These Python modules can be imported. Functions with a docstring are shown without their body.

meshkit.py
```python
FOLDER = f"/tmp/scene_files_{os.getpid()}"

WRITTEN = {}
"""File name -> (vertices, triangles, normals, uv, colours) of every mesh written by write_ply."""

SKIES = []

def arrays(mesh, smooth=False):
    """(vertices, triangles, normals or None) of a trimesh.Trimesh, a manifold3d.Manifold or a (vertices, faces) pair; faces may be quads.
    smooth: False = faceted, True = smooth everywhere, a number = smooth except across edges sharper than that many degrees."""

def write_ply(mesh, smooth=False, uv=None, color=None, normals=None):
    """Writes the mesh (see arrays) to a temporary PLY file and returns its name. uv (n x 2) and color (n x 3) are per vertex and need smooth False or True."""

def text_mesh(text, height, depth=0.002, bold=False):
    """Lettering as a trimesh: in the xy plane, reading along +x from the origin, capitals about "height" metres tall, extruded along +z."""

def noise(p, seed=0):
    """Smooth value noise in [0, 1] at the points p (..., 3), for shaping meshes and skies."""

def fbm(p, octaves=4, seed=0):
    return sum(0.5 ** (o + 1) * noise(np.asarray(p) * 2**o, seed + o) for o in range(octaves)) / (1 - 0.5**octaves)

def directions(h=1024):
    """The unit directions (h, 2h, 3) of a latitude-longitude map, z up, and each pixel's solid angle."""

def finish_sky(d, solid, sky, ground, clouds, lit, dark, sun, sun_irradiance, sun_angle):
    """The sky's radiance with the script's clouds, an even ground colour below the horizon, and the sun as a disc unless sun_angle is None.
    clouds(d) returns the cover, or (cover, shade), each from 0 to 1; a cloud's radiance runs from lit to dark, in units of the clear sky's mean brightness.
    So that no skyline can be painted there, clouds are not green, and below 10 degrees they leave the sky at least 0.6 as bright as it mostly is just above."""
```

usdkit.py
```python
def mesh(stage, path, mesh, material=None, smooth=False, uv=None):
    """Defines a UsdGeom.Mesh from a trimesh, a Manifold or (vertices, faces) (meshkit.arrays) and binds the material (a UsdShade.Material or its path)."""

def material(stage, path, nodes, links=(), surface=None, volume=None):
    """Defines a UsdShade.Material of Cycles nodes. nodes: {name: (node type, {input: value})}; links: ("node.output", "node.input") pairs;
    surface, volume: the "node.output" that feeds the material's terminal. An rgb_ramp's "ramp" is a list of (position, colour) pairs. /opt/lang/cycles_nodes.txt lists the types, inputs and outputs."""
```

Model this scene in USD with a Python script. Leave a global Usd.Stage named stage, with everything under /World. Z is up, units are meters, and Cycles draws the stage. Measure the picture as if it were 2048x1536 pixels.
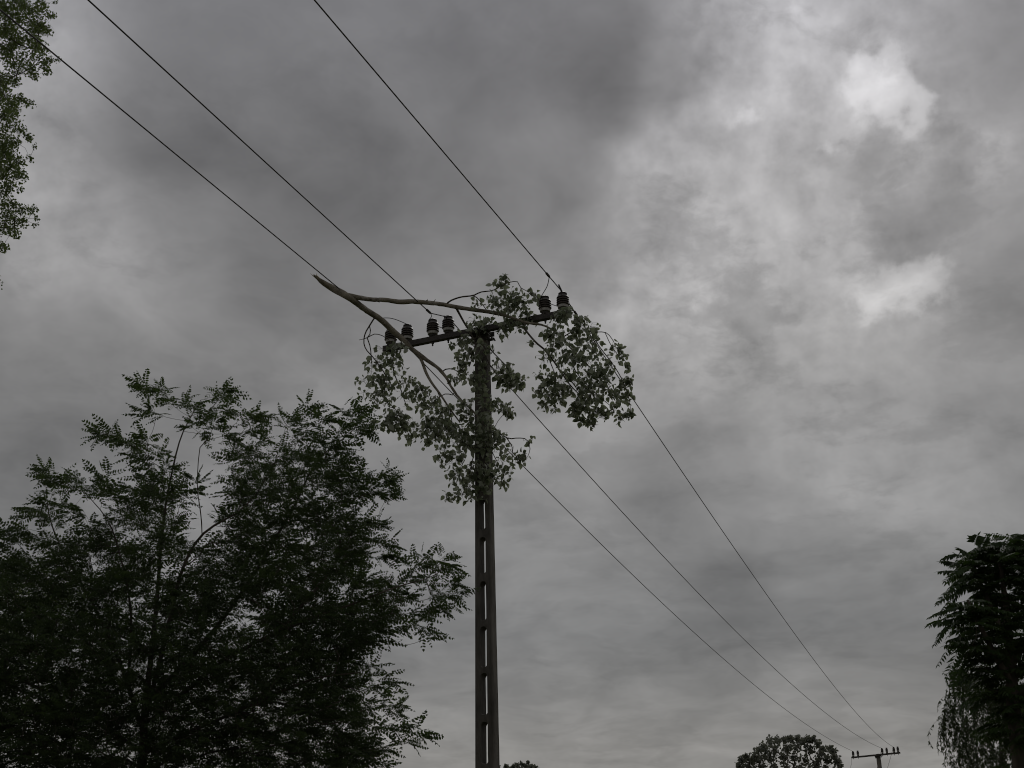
import math, random
import numpy as np
import trimesh
import manifold3d as m3
import usdkit, meshkit
from pxr import Usd, UsdGeom, UsdLux, UsdShade, Gf, Sdf, Vt

stage = Usd.Stage.CreateInMemory()
UsdGeom.SetStageUpAxis(stage, 'Z')
UsdGeom.SetStageMetersPerUnit(stage, 1.0)
UsdGeom.Xform.Define(stage, '/World')
UsdGeom.Scope.Define(stage, '/World/Looks')

# ------------------------------------------------------------------ camera
F, PITCH, ROLL, EYE = 2633.08, 0.4019, 0.0210, 1.6
CR = np.array([1.0, 0, 0])
CU = np.array([0, -math.sin(PITCH), math.cos(PITCH)])
CF = np.array([0, math.cos(PITCH), math.sin(PITCH)])
RT = math.cos(ROLL) * CR - math.sin(ROLL) * CU
UP = math.sin(ROLL) * CR + math.cos(ROLL) * CU
cam = UsdGeom.Camera.Define(stage, '/World/camera')
mat = Gf.Matrix4d(*RT, 0, *UP, 0, *(-CF), 0, 0, 0, EYE, 1)
cam.AddTransformOp().Set(mat)
cam.CreateHorizontalApertureAttr(36.0)
cam.CreateVerticalApertureAttr(27.0)
cam.CreateFocalLengthAttr(36.0 * F / 2048)
cam.CreateClippingRangeAttr(Gf.Vec2f(0.1, 20000))
cam.CreateExposureAttr(0.0)


def ray(px, py):
    """Direction from the eye towards a point of the view."""
    d = CF + RT * ((px - 1024) / F) + UP * ((768 - py) / F)
    return d / np.linalg.norm(d)


def at(px, py, y):
    """The place at ground distance y that lies in that direction."""
    d = ray(px, py)
    return np.array([0, 0, EYE]) + d * (y / d[1])


def px_of(P):
    P = np.atleast_2d(P) - np.array([0, 0, EYE])
    dep = P @ CF
    return np.stack([1024 + F * (P @ RT) / dep, 768 - F * (P @ UP) / dep], 1)


# ------------------------------------------------------------------ sky and sun
SUN_AZ, SUN_EL = math.radians(17), math.radians(40)


class Graph:
    def __init__(self):
        self.n, self.l, self.k = {}, [], 0

    def add(self, kind, out, links=None, **inp):
        self.k += 1
        name = f'{kind}_{self.k}'
        self.n[name] = (kind, inp)
        for sock, src in (links or {}).items():
            self.l.append((src, f'{name}.{sock}'))
        return f'{name}.{out}'

    def math(self, op, a, b=None, c=None, clamp=False):
        links, inp = {}, {'math_type': op, 'use_clamp': clamp}
        for key, v in (('value1', a), ('value2', b), ('value3', c)):
            if isinstance(v, str):
                links[key] = v
            elif v is not None:
                inp[key] = v
        return self.add('math', 'value', links, **inp)

    def vmath(self, op, a, b=None, scale=None):
        links, inp = {}, {'math_type': op}
        for key, v in (('vector1', a), ('vector2', b)):
            if isinstance(v, str):
                links[key] = v
            elif v is not None:
                inp[key] = v
        if isinstance(scale, str):
            links['scale'] = scale
        elif scale is not None:
            inp['scale'] = scale
        return self.add('vector_math', 'vector', links, **inp)

    def smooth(self, v, a, b, lo=0.0, hi=1.0):
        return self.add('map_range', 'result', {'value': v}, range_type='smoothstep', from_min=a, from_max=b, to_min=lo, to_max=hi, clamp=True)

    def noise(self, vec, scale, detail=4.0, rough=0.5, out='fac', distortion=0.0):
        return self.add('noise_texture', out, {'vector': vec}, dimensions='3D', type='fBM', scale=scale, detail=detail, roughness=rough, distortion=distortion)


# brightness of the cloud deck in the part of the sky that is looked at (grey levels seen there)
SKY_SEEN = [
    (60, [(-60, 145), (150, 142), (300, 118), (500, 112), (750, 115), (900, 106), (1100, 112), (1250, 108), (1400, 148), (1520, 156), (1640, 159), (1760, 154), (1880, 140), (2000, 133)]),
    (-90, [(0, 140), (300, 122), (600, 116), (900, 110), (1200, 115), (1500, 140), (1800, 140), (2100, 132)]),
    (200, [(0, 142), (120, 140), (250, 116), (400, 111), (600, 108), (800, 112), (950, 104), (1100, 112), (1250, 114), (1400, 150), (1500, 157), (1620, 160), (1720, 156), (1900, 140), (2020, 134)]),
    (330, [(40, 144), (160, 138), (290, 112), (450, 108), (700, 105), (900, 110), (1020, 116), (1150, 113), (1260, 140), (1380, 156), (1500, 155), (1610, 157), (1720, 144), (1820, 145), (1920, 143), (2020, 140)]),
    (450, [(60, 144), (220, 142), (400, 120), (600, 105), (750, 106), (900, 116), (1020, 120), (1150, 124), (1260, 140), (1400, 153), (1550, 156), (1680, 151), (1800, 140), (1950, 129), (2060, 128)]),
    (600, [(60, 132), (250, 136), (420, 122), (560, 108), (680, 112), (800, 118), (930, 128), (1080, 138), (1250, 150), (1380, 154), (1500, 146), (1650, 148), (1780, 150), (1900, 135), (2020, 123)]),
    (750, [(60, 112), (250, 118), (450, 120), (650, 124), (850, 128), (1050, 132), (1230, 142), (1380, 142), (1540, 142), (1700, 142), (1860, 135), (2020, 131)]),
    (900, [(50, 102), (250, 108), (450, 118), (650, 124), (850, 124), (1050, 130), (1200, 136), (1380, 130), (1540, 138), (1700, 140), (1860, 138), (2020, 130)]),
    (1050, [(50, 96), (380, 132), (700, 120), (880, 126), (1060, 130), (1200, 126), (1340, 117), (1480, 124), (1620, 132), (1780, 134), (1940, 132), (2080, 122)]),
    (1200, [(300, 115), (700, 112), (880, 116), (1060, 122), (1200, 122), (1300, 120), (1420, 106), (1560, 105), (1700, 114), (1840, 114), (2000, 110)]),
    (1340, [(300, 115), (760, 118), (900, 118), (1060, 120), (1200, 118), (1340, 112), (1480, 116), (1600, 120), (1740, 120), (1880, 113), (2020, 113)]),
    (1480, [(300, 122), (780, 126), (960, 128), (1120, 132), (1280, 126), (1440, 127), (1600, 127), (1760, 127), (1920, 128), (2080, 126)]),
    (1620, [(400, 130), (900, 134), (1400, 136), (1900, 134)]),
]


def lin(g):
    g = np.asarray(g, float) / 255
    return np.where(g <= 0.04045, g / 12.92, ((g + 0.055) / 1.055) ** 2.4)


# thinner places of the deck, as ellipses of the sky: centre, half axes, tilt, strength
RIFTS = [(1785, 172, 84, 62, 25, 1.1), (1842, 215, 50, 34, -30, 1.1), (1715, 150, 50, 34, 10, 0.55), (1850, 262, 40, 16, -25, 0.7), (1880, 590, 50, 40, -10, 0.5), (1640, 283, 34, 20, -20, 0.62), (1484, 226, 38, 16, -18, 0.62), (1455, 268, 22, 10, -12, 0.5),
         (1812, 565, 92, 48, -20, 1.0), (1770, 630, 44, 20, -25, 0.5), (1365, 600, 40, 22, -18, 0.35), (1602, 24, 16, 40, 22, 0.45), (1445, 50, 28, 30, 0, 0.35), (1650, 105, 24, 40, 15, 0.3), (2012, 275, 26, 14, -30, 0.4),
         (385, 1035, 26, 34, 0, 0.4), (1262, 1232, 34, 14, -35, 0.28), (1720, 400, 40, 22, -10, 0.3), (1560, 480, 40, 20, -35, 0.25), (1330, 130, 30, 40, 0, 0.2), (1100, 1430, 60, 14, -8, 0.15), (160, 370, 70, 40, 25, 0.12),
         (1905, 150, 46, 44, 40, -0.9), (1760, 285, 40, 30, 0, -0.55), (1915, 255, 44, 30, -40, -0.6), (1732, 350, 30, 50, 0, -0.35)]
g = Graph()
direction = g.add('texture_coordinate', 'generated')
sep = g.add('separate_xyz', 'x', {'vector': direction})[:-2]
elev = g.math('maximum', sep + '.z', 0.0)
den = g.math('add', elev, 0.16)
deck = g.add('combine_xyz', 'vector', {'x': g.math('divide', sep + '.x', den), 'y': g.math('divide', sep + '.y', den)}, z=0.37)
warp1 = g.vmath('subtract', g.noise(deck, 2.6, 3.0, 0.55, 'color'), (0.5, 0.5, 0.5))
warp2 = g.vmath('subtract', g.noise(direction, 11.0, 4.0, 0.6, 'color'), (0.5, 0.5, 0.5))
dw = g.vmath('add', direction, g.vmath('scale', warp1, None, 0.045))
dw = g.vmath('add', dw, g.vmath('scale', warp2, None, 0.050))
pts, val = [], []
for y, row in SKY_SEEN:
    for x, v in row:
        pts.append(ray(x, y)); val.append(lin(np.interp(v + (4 if x > 1700 and y < 800 else 0), [95, 105, 110, 120, 138, 150, 156, 165], [106, 108, 112, 123, 144, 164, 173, 181])))
pts, val = np.array(pts), np.array(val)
BASE, RAD = 0.20, 0.115
K = np.maximum(0, 1 - np.linalg.norm(pts[:, None] - pts[None], axis=2) / RAD) ** 2
wgt = np.linalg.solve(K.T @ K + 0.02 * np.eye(len(pts)), K.T @ (val - BASE))
AZ0, AZW, EL0, ELW = -0.66, 1.32, 0.0, 0.92
NA, NE = 160, 120
aa, ee = np.meshgrid(np.linspace(AZ0, AZ0 + AZW, NA), np.linspace(EL0, EL0 + ELW, NE), indexing='ij')
dirs = np.stack([np.sin(aa) * np.cos(ee), np.cos(aa) * np.cos(ee), np.sin(ee)], -1)
low = sum(w * np.maximum(0, 1 - np.linalg.norm(dirs - c, axis=-1) / RAD) ** 2 for c, w in zip(pts, wgt))
fade = np.minimum(1, np.minimum(np.minimum(aa - AZ0, AZ0 + AZW - aa) / 0.12, (EL0 + ELW - ee) / 0.12)).clip(0, 1)
low = low * fade * fade * (3 - 2 * fade)
gap = np.zeros_like(low)
# darker, thicker lumps of the deck
LUMPS = [(1955, 140, 76, 100, 20, -0.035), (1752, 283, 40, 34, 0, -0.11), (1930, 250, 60, 30, -35, -0.012), (1605, 150, 70, 60, 0, 0.06), (1910, 330, 70, 50, 0, 0.05), (1728, 345, 30, 50, 0, -0.07), (1200, 120, 110, 70, 10, -0.03), (700, 260, 160, 60, 40, -0.02), (480, 290, 110, 40, 40, -0.03),
         (1560, 380, 60, 34, -30, -0.05), (1440, 300, 40, 26, 0, -0.04), (1330, 990, 90, 22, -14, -0.03), (1500, 1240, 110, 26, -4, -0.02), (1780, 690, 70, 26, -15, -0.03), (1080, 300, 70, 60, 0, 0.03), (1530, 300, 36, 26, 0, 0.05), (1250, 350, 40, 60, 20, 0.03)]
dpx = np.stack([1024 + F * (dirs @ RT) / (dirs @ CF), 768 - F * (dirs @ UP) / (dirs @ CF)], -1)
for which, (x, y, ax, ay, rot, h) in [(0, q_) for q_ in RIFTS] + [(1, q_) for q_ in LUMPS]:
    c, s_ = math.cos(math.radians(rot)), math.sin(math.radians(rot))
    dx, dy = dpx[..., 0] - x, dpx[..., 1] - y
    q2 = ((c * dx + s_ * dy) / ax) ** 2 + ((-s_ * dx + c * dy) / ay) ** 2
    if which:
        low = low + h * np.exp(-q2 * 0.7)
        continue
    gap = np.maximum(gap, h * np.exp(-q2 * 0.7)) if h > 0 else gap + h * np.exp(-q2 * 0.7)


def field(values, rank, u, v, base):
    """A smooth field over azimuth and elevation as a sum of products of ramps (three to a ramp)."""
    U, S, W = np.linalg.svd(values, full_matrices=False)
    out = base
    xa, xe = np.linspace(0, 1, NA), np.linspace(0, 1, NE)
    for k in range(0, rank, 3):
        fa = U[:, k:k + 3] * np.sqrt(S[k:k + 3]); fe = (W[k:k + 3].T) * np.sqrt(S[k:k + 3])
        ra = g.add('rgb_ramp', 'color', {'fac': u}, ramp=[(float(p), tuple(c)) for p, c in zip(xa, fa)])
        re = g.add('rgb_ramp', 'color', {'fac': v}, ramp=[(float(p), tuple(c)) for p, c in zip(xe, fe)])
        d = g.add('vector_math', 'value', {'vector1': ra, 'vector2': re}, math_type='dot_product')
        out = g.math('add', d, out)
    return out


sw = g.add('separate_xyz', 'x', {'vector': dw})[:-2]
az = g.math('arctan2', sw + '.x', sw + '.y')
hyp = g.add('vector_math', 'value', {'vector1': g.vmath('multiply', dw, (1.0, 1.0, 0.0))}, math_type='length')
el = g.math('arctan2', sw + '.z', hyp)
uu = g.math('multiply_add', az, 1 / AZW, -AZ0 / AZW, True)
vv = g.math('multiply_add', el, 1 / ELW, -EL0 / ELW, True)
total = field(low, 12, uu, vv, BASE)
rift = field(gap, 12, uu, vv, 0.0)
# finer billows everywhere, wispier where the deck is thin and bright
n1 = g.noise(g.vmath('add', deck, g.vmath('scale', warp1, None, 0.45)), 5.0, 5.0, 0.55)
n2 = g.noise(g.vmath('add', direction, g.vmath('scale', warp1, None, 0.02)), 22.0, 4.0, 0.5)
n3 = g.noise(g.vmath('add', direction, g.vmath('scale', warp2, None, 0.012)), 52.0, 5.0, 0.55)
thin = g.smooth(total, 0.20, 0.36)
amp2 = g.math('multiply_add', thin, 0.75, 0.26)
f1 = g.math('multiply_add', g.math('subtract', n1, 0.5), 0.75, 1.0)
f2 = g.math('multiply_add', g.math('subtract', n2, 0.5), amp2, f1)
f2 = g.math('multiply_add', g.math('subtract', n3, 0.5), g.math('multiply_add', thin, 0.45, 0.08), f2)
# ragged scud drifting below the deck
n4 = g.noise(g.vmath('add', deck, g.vmath('scale', warp2, None, 0.10)), 4.6, 7.0, 0.6)
scud = g.smooth(n4, 0.50, 0.60)
f2 = g.math('multiply', f2, g.math('multiply_add', scud, g.math('multiply_add', thin, -0.15, -0.075), 1.06))
bright = g.math('multiply', total, f2)
# rifts where more light comes through the deck
rn = g.math('multiply_add', g.math('subtract', n2, 0.5), 1.0, g.math('multiply', g.math('subtract', n3, 0.5), 1.1))
k = g.smooth(g.math('add', rift, rn), 0.18, 0.62)
bright = g.math('multiply_add', g.math('multiply', k, g.math('maximum', g.math('minimum', rift, 1.0), 0.0)), 0.24, bright)
bright = g.math('maximum', bright, 0.06)
tint = g.add('rgb_ramp', 'color', {'fac': elev}, ramp=[(0.0, (1.04, 1.00, 0.93)), (0.13, (1.03, 1.0, 0.955)), (0.21, (1.0, 0.997, 0.99)), (0.40, (1.009, 0.994, 0.985)), (0.52, (1.006, 0.992, 1.003)), (0.66, (0.993, 0.990, 1.045)), (1.0, (0.98, 1.0, 1.03))])
cloud = g.vmath('scale', tint, None, g.math('multiply', bright, 10.0))
skyc = g.add('sky_texture', 'color', None, sky_type='single_scattering', sun_disc=False, sun_elevation=SUN_EL, sun_rotation=SUN_AZ, altitude=100.0)
mixed = g.add('mix', 'color', {'color1': cloud, 'color2': skyc}, mix_type='mix', fac=0.015)
bg = g.add('background_shader', 'background', {'color': mixed}, strength=0.1)
sky_mat = usdkit.material(stage, '/World/Looks/overcast_sky', g.n, g.l, surface=bg)
sky = UsdLux.DomeLight.Define(stage, '/World/sky')
sky.CreateIntensityAttr(1.0)
UsdShade.MaterialBindingAPI.Apply(sky.GetPrim()).Bind(sky_mat)
sky.GetPrim().SetCustomDataByKey('label', 'heavy grey overcast sky with brighter rifts at upper right')
sky.GetPrim().SetCustomDataByKey('category', 'sky')
sky.GetPrim().SetCustomDataByKey('kind', 'structure')

sun = UsdLux.DistantLight.Define(stage, '/World/sun')
sun.CreateIntensityAttr(0.14)
sun.CreateAngleAttr(30.0)
sun.CreateNormalizeAttr(True)
sun.CreateColorAttr(Gf.Vec3f(1.0, 0.97, 0.92))
sun.AddRotateZOp().Set(-math.degrees(SUN_AZ) + 180)
sun.AddRotateXOp().Set(90 - math.degrees(SUN_EL))

# ------------------------------------------------------------------ helpers
used = {}


def numbered(parent, name):
    k = used.get((parent, name), 0)
    used[(parent, name)] = k + 1
    return f'{parent}/{name}' + (f'_{k:03d}' if k else '')


def tag(prim, label=None, cat=None, group=None, kind=None):
    for key, v in (('label', label), ('category', cat), ('group', group), ('kind', kind)):
        if v:
            prim.SetCustomDataByKey(key, v)


def thing(name, label, cat, loc=(0, 0, 0), rotz=0.0, group=None, kind=None):
    p = numbered('/World', name)
    x = UsdGeom.Xform.Define(stage, p)
    x.AddTranslateOp().Set(Gf.Vec3d(*map(float, loc)))
    if rotz:
        x.AddRotateZOp().Set(math.degrees(rotz))
    tag(x.GetPrim(), label, cat, group, kind)
    return p


def part(parent, name, mesh, material, smooth=False, label=None, kind=None):
    p = numbered(parent, name)
    m = usdkit.mesh(stage, p, mesh, material, smooth=smooth)
    tag(m.GetPrim(), label, None, None, kind)
    return p


def cat(meshes):
    return trimesh.util.concatenate([m for m in meshes if m is not None])


def tube(path, radii, sides=6, cap=True):
    """A tapering tube along a path, as a trimesh."""
    path = np.asarray(path, float)
    n = len(path)
    radii = np.broadcast_to(np.asarray(radii, float), (n,))
    t = np.gradient(path, axis=0)
    t /= np.maximum(np.linalg.norm(t, axis=1, keepdims=True), 1e-9)
    ref = np.array([0.31, 0.12, 0.94]) if abs(t[0] @ np.array([0.31, 0.12, 0.94])) < 0.9 else np.array([0.9, -0.2, 0.1])
    u = np.cross(t[0], ref); u /= np.linalg.norm(u)
    V = []
    a = np.linspace(0, 2 * np.pi, sides, endpoint=False)
    for i in range(n):
        u = u - t[i] * (u @ t[i]); u /= max(np.linalg.norm(u), 1e-9)
        w = np.cross(t[i], u)
        V.append(path[i] + radii[i] * (np.cos(a)[:, None] * u + np.sin(a)[:, None] * w))
    V = np.concatenate(V)
    Fc = []
    for i in range(n - 1):
        for k in range(sides):
            b, c = i * sides + k, i * sides + (k + 1) % sides
            Fc += [(b, c, c + sides), (b, c + sides, b + sides)]
    if cap:
        for base, flip in ((0, True), ((n - 1) * sides, False)):
            for k in range(1, sides - 1):
                f = (base, base + k, base + k + 1)
                Fc.append(f[::-1] if flip else f)
    return trimesh.Trimesh(V, np.array(Fc), process=False)


def smooth_path(P, n=40):
    """Catmull-Rom through the points."""
    P = np.asarray(P, float)
    if len(P) < 3:
        t = np.linspace(0, 1, n)[:, None]
        return P[0] + (P[-1] - P[0]) * t
    Q = np.vstack([2 * P[0] - P[1], P, 2 * P[-1] - P[-2]])
    seg = len(P) - 1
    out = []
    for s in np.linspace(0, seg - 1e-6, n):
        i = int(s); t = s - i
        a, b, c, d = Q[i:i + 4]
        out.append(0.5 * ((2 * b) + (c - a) * t + (2 * a - 5 * b + 4 * c - d) * t * t + (3 * b - a - 3 * c + d) * t ** 3))
    return np.array(out)


def box(sx, sy, sz, loc=(0, 0, 0)):
    m = trimesh.creation.box((sx, sy, sz)); m.apply_translation(loc); return m


def man2tri(m):
    mm = m.to_mesh()
    return trimesh.Trimesh(np.array(mm.vert_properties[:, :3]), np.array(mm.tri_verts), process=False)


# ------------------------------------------------------------------ materials
def noisy(name, c1, c2, scale, rough=0.8, bump=0.0, bscale=None, spec=0.3, stretch=(1, 1, 1), detail=5.0, coord='object', metallic=0.0):
    q = Graph()
    co = q.add('texture_coordinate', 'object') if coord == 'object' else q.add('geometry', 'position')
    mp = q.add('mapping', 'vector', {'vector': co}, mapping_type='point', scale=stretch)
    n = q.noise(mp, scale, detail, 0.6)
    col = q.add('rgb_ramp', 'color', {'fac': n}, ramp=[(0.3, c1), (0.7, c2)])
    links = {'base_color': col}
    if bump:
        h = q.noise(mp, bscale or scale * 4, 5.0, 0.65)
        links['normal'] = q.add('bump', 'normal', {'height': h}, strength=bump, distance=0.01)
    s = q.add('principled_bsdf', 'BSDF', links, roughness=rough, specular_ior_level=spec, metallic=metallic)
    return usdkit.material(stage, f'/World/Looks/{name}', q.n, q.l, surface=s)


def leafy(name, top, bottom, through, tr=0.35, rough=0.5, vary=0.25, spec=0.25):
    """A leaf blade: darker upper side, paler underside, some light passing through; tone varies from leaf to leaf."""
    q = Graph()
    geo = q.add('geometry', 'backfacing')[:-len('.backfacing')]
    v = q.math('multiply_add', geo + '.random_per_island', 2 * vary, 1 - vary)
    c = q.add('mix', 'color', {'fac': geo + '.backfacing'}, mix_type='mix', color1=top, color2=bottom)
    c = q.vmath('scale', c, None, v)
    t = q.add('vector_math', 'vector', {'scale': v}, math_type='scale', vector1=through)
    p = q.add('principled_bsdf', 'BSDF', {'base_color': c}, roughness=rough, specular_ior_level=spec)
    tl = q.add('translucent_bsdf', 'BSDF', {'color': t})
    s = q.add('mix_closure', 'closure', {'closure1': p, 'closure2': tl}, fac=tr)
    return usdkit.material(stage, f'/World/Looks/{name}', q.n, q.l, surface=s)


M = {}
M['concrete'] = noisy('weathered_concrete', (0.05, 0.045, 0.04), (0.17, 0.155, 0.138), 6.0, 0.92, 0.9, 45.0, 0.2, (1, 1, 0.28))
M['steel'] = noisy('rusty_painted_steel', (0.03, 0.026, 0.023), (0.07, 0.06, 0.054), 14.0, 0.7, 0.2, 50.0, 0.3)
M['porcelain'] = noisy('brown_glazed_porcelain', (0.018, 0.014, 0.012), (0.035, 0.027, 0.022), 9.0, 0.28, 0.0, None, 0.5)
M['band'] = noisy('unglazed_porcelain', (0.26, 0.25, 0.235), (0.42, 0.40, 0.38), 20.0, 0.7)
M['wire'] = noisy('weathered_conductor', (0.035, 0.033, 0.034), (0.06, 0.056, 0.056), 30.0, 0.6, 0.0, None, 0.3)
M['bark_pale'] = noisy('smooth_grey_poplar_bark', (0.085, 0.073, 0.054), (0.27, 0.24, 0.19), 7.0, 0.9, 0.8, 40.0, 0.2, detail=6.0)
M['twig'] = noisy('twig_bark', (0.045, 0.037, 0.03), (0.09, 0.075, 0.06), 12.0, 0.85)
M['bark_dark'] = noisy('furrowed_bark', (0.04, 0.034, 0.027), (0.10, 0.085, 0.068), 7.0, 0.95, 0.8, 22.0, 0.15, (1, 1, 0.3))
M['heartwood'] = noisy('torn_wood', (0.34, 0.27, 0.18), (0.5, 0.42, 0.3), 25.0, 0.9)
M['poplar_leaf'] = leafy('grey_poplar_leaf', (0.115, 0.14, 0.085), (0.55, 0.575, 0.48), (0.40, 0.46, 0.28), 0.42, 0.45, 0.38)
M['locust_leaf'] = leafy('locust_leaf', (0.045, 0.068, 0.026), (0.075, 0.10, 0.052), (0.10, 0.155, 0.04), 0.37, 0.5, 0.3)
M['ailanthus_leaf'] = leafy('tree_of_heaven_leaf', (0.035, 0.06, 0.018), (0.06, 0.085, 0.035), (0.06, 0.11, 0.02), 0.30, 0.5, 0.25)
M['willow_leaf'] = leafy('weeping_tree_leaf', (0.05, 0.07, 0.03), (0.085, 0.105, 0.06), (0.08, 0.12, 0.035), 0.35, 0.55, 0.25)
M['tall_leaf'] = leafy('tall_poplar_leaf', (0.06, 0.095, 0.03), (0.11, 0.14, 0.07), (0.20, 0.27, 0.07), 0.42, 0.5, 0.3)
M['far_leaf'] = leafy('distant_foliage', (0.12, 0.125, 0.10), (0.12, 0.125, 0.11), (0.34, 0.36, 0.26), 0.3, 0.6, 0.3)
M['grass'] = noisy('meadow_grass', (0.07, 0.085, 0.035), (0.17, 0.16, 0.08), 0.6, 0.95, 0.3, 9.0, 0.1, coord='position')

# ------------------------------------------------------------------ ground
gx = np.concatenate([-np.geomspace(4, 4000, 26)[::-1], np.geomspace(4, 4000, 26)])
X, Y = np.meshgrid(gx, gx, indexing='ij')
Z = 0.12 * (meshkit.fbm(np.stack([X * 0.11, Y * 0.11, X * 0], -1), 3, 5) - 0.5) * np.exp(-(X * X + Y * Y) / 400 ** 2)
V = np.stack([X, Y, Z], -1).reshape(-1, 3)
n = len(gx)
i, j = np.meshgrid(np.arange(n - 1), np.arange(n - 1), indexing='ij')
b = (i * n + j).ravel()
gm = usdkit.mesh(stage, '/World/ground', (V, np.stack([b, b + n, b + n + 1, b + 1], 1)), M['grass'], smooth=True)
tag(gm.GetPrim(), 'wide flat meadow of short grass under the power line', 'ground', kind='structure')


# ------------------------------------------------------------------ the two concrete poles of the power line
ARM_H = EYE + 8.0
AZ1, AZ2 = 0.3909, 0.6249
P1, P2 = np.array([-0.4039, 16.8672]), np.array([17.9616, 68.1762])
FH = 0.38
T1 = [-1.405, -1.137, -0.728, -0.482, 1.0, 1.267]
T2 = [-1.2567, -1.0059, 0.2779, 0.5151, 0.8836, 1.0912]
INS_H = 0.275


def revolve(profile, sections=20):
    return trimesh.creation.revolve(np.array(profile), sections=sections)


def insulator_meshes(lo=False):
    fat = 0.95 if lo else 1.26
    body = [(0.0, 0.072), (0.056, 0.072), (0.062, 0.080)]
    for k in range(4):
        z = 0.086 + 0.034 * k
        r = 0.073 - 0.0012 * k
        body += [(r - 0.002, z), (r, z + 0.006), (r - 0.003, z + 0.014), (0.060, z + 0.021), (0.059, z + 0.029)]
    body += [(0.058, 0.224), (0.047, 0.231), (0.040, 0.238), (0.040, 0.246), (0.048, 0.252), (0.049, 0.262), (0.040, 0.271), (0.018, 0.276), (0.0, 0.2765)]
    band = [(0.0, 0.036), (0.052, 0.036), (0.055, 0.039), (0.0575, 0.072), (0.056, 0.078), (0.0, 0.078)]
    pin = [(0.0, -0.14), (0.011, -0.14), (0.011, -0.105), (0.019, -0.105), (0.019, -0.088), (0.011, -0.087), (0.011, -0.001), (0.048, 0.0), (0.052, 0.006), (0.052, 0.030), (0.046, 0.0365), (0.0, 0.0365)]
    s = 8 if lo else 24
    body, band = [(r * fat, z) for r, z in body], [(r * fat * 1.04, z) for r, z in band]
    return revolve(body, s), revolve(band, s), revolve(pin, s)


def slot(zlo, zhi, w, depth):
    """A rounded slot through the narrow way of the shaft."""
    h, c = w / 2, w * 0.36
    poly = [(-h, zlo + c * 0.7), (-h + c * 0.55, zlo + 0.1 * c), (0, zlo), (h - c * 0.55, zlo + 0.1 * c), (h, zlo + c * 0.7), (h, zhi - c), (h - c * 0.45, zhi - 0.25 * c), (0, zhi), (-h + c * 0.45, zhi - 0.25 * c), (-h, zhi - c)]
    m = m3.CrossSection([np.array(poly)]).extrude(depth).translate((0, 0, -depth / 2))
    return m.rotate((90, 0, 0))


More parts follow.
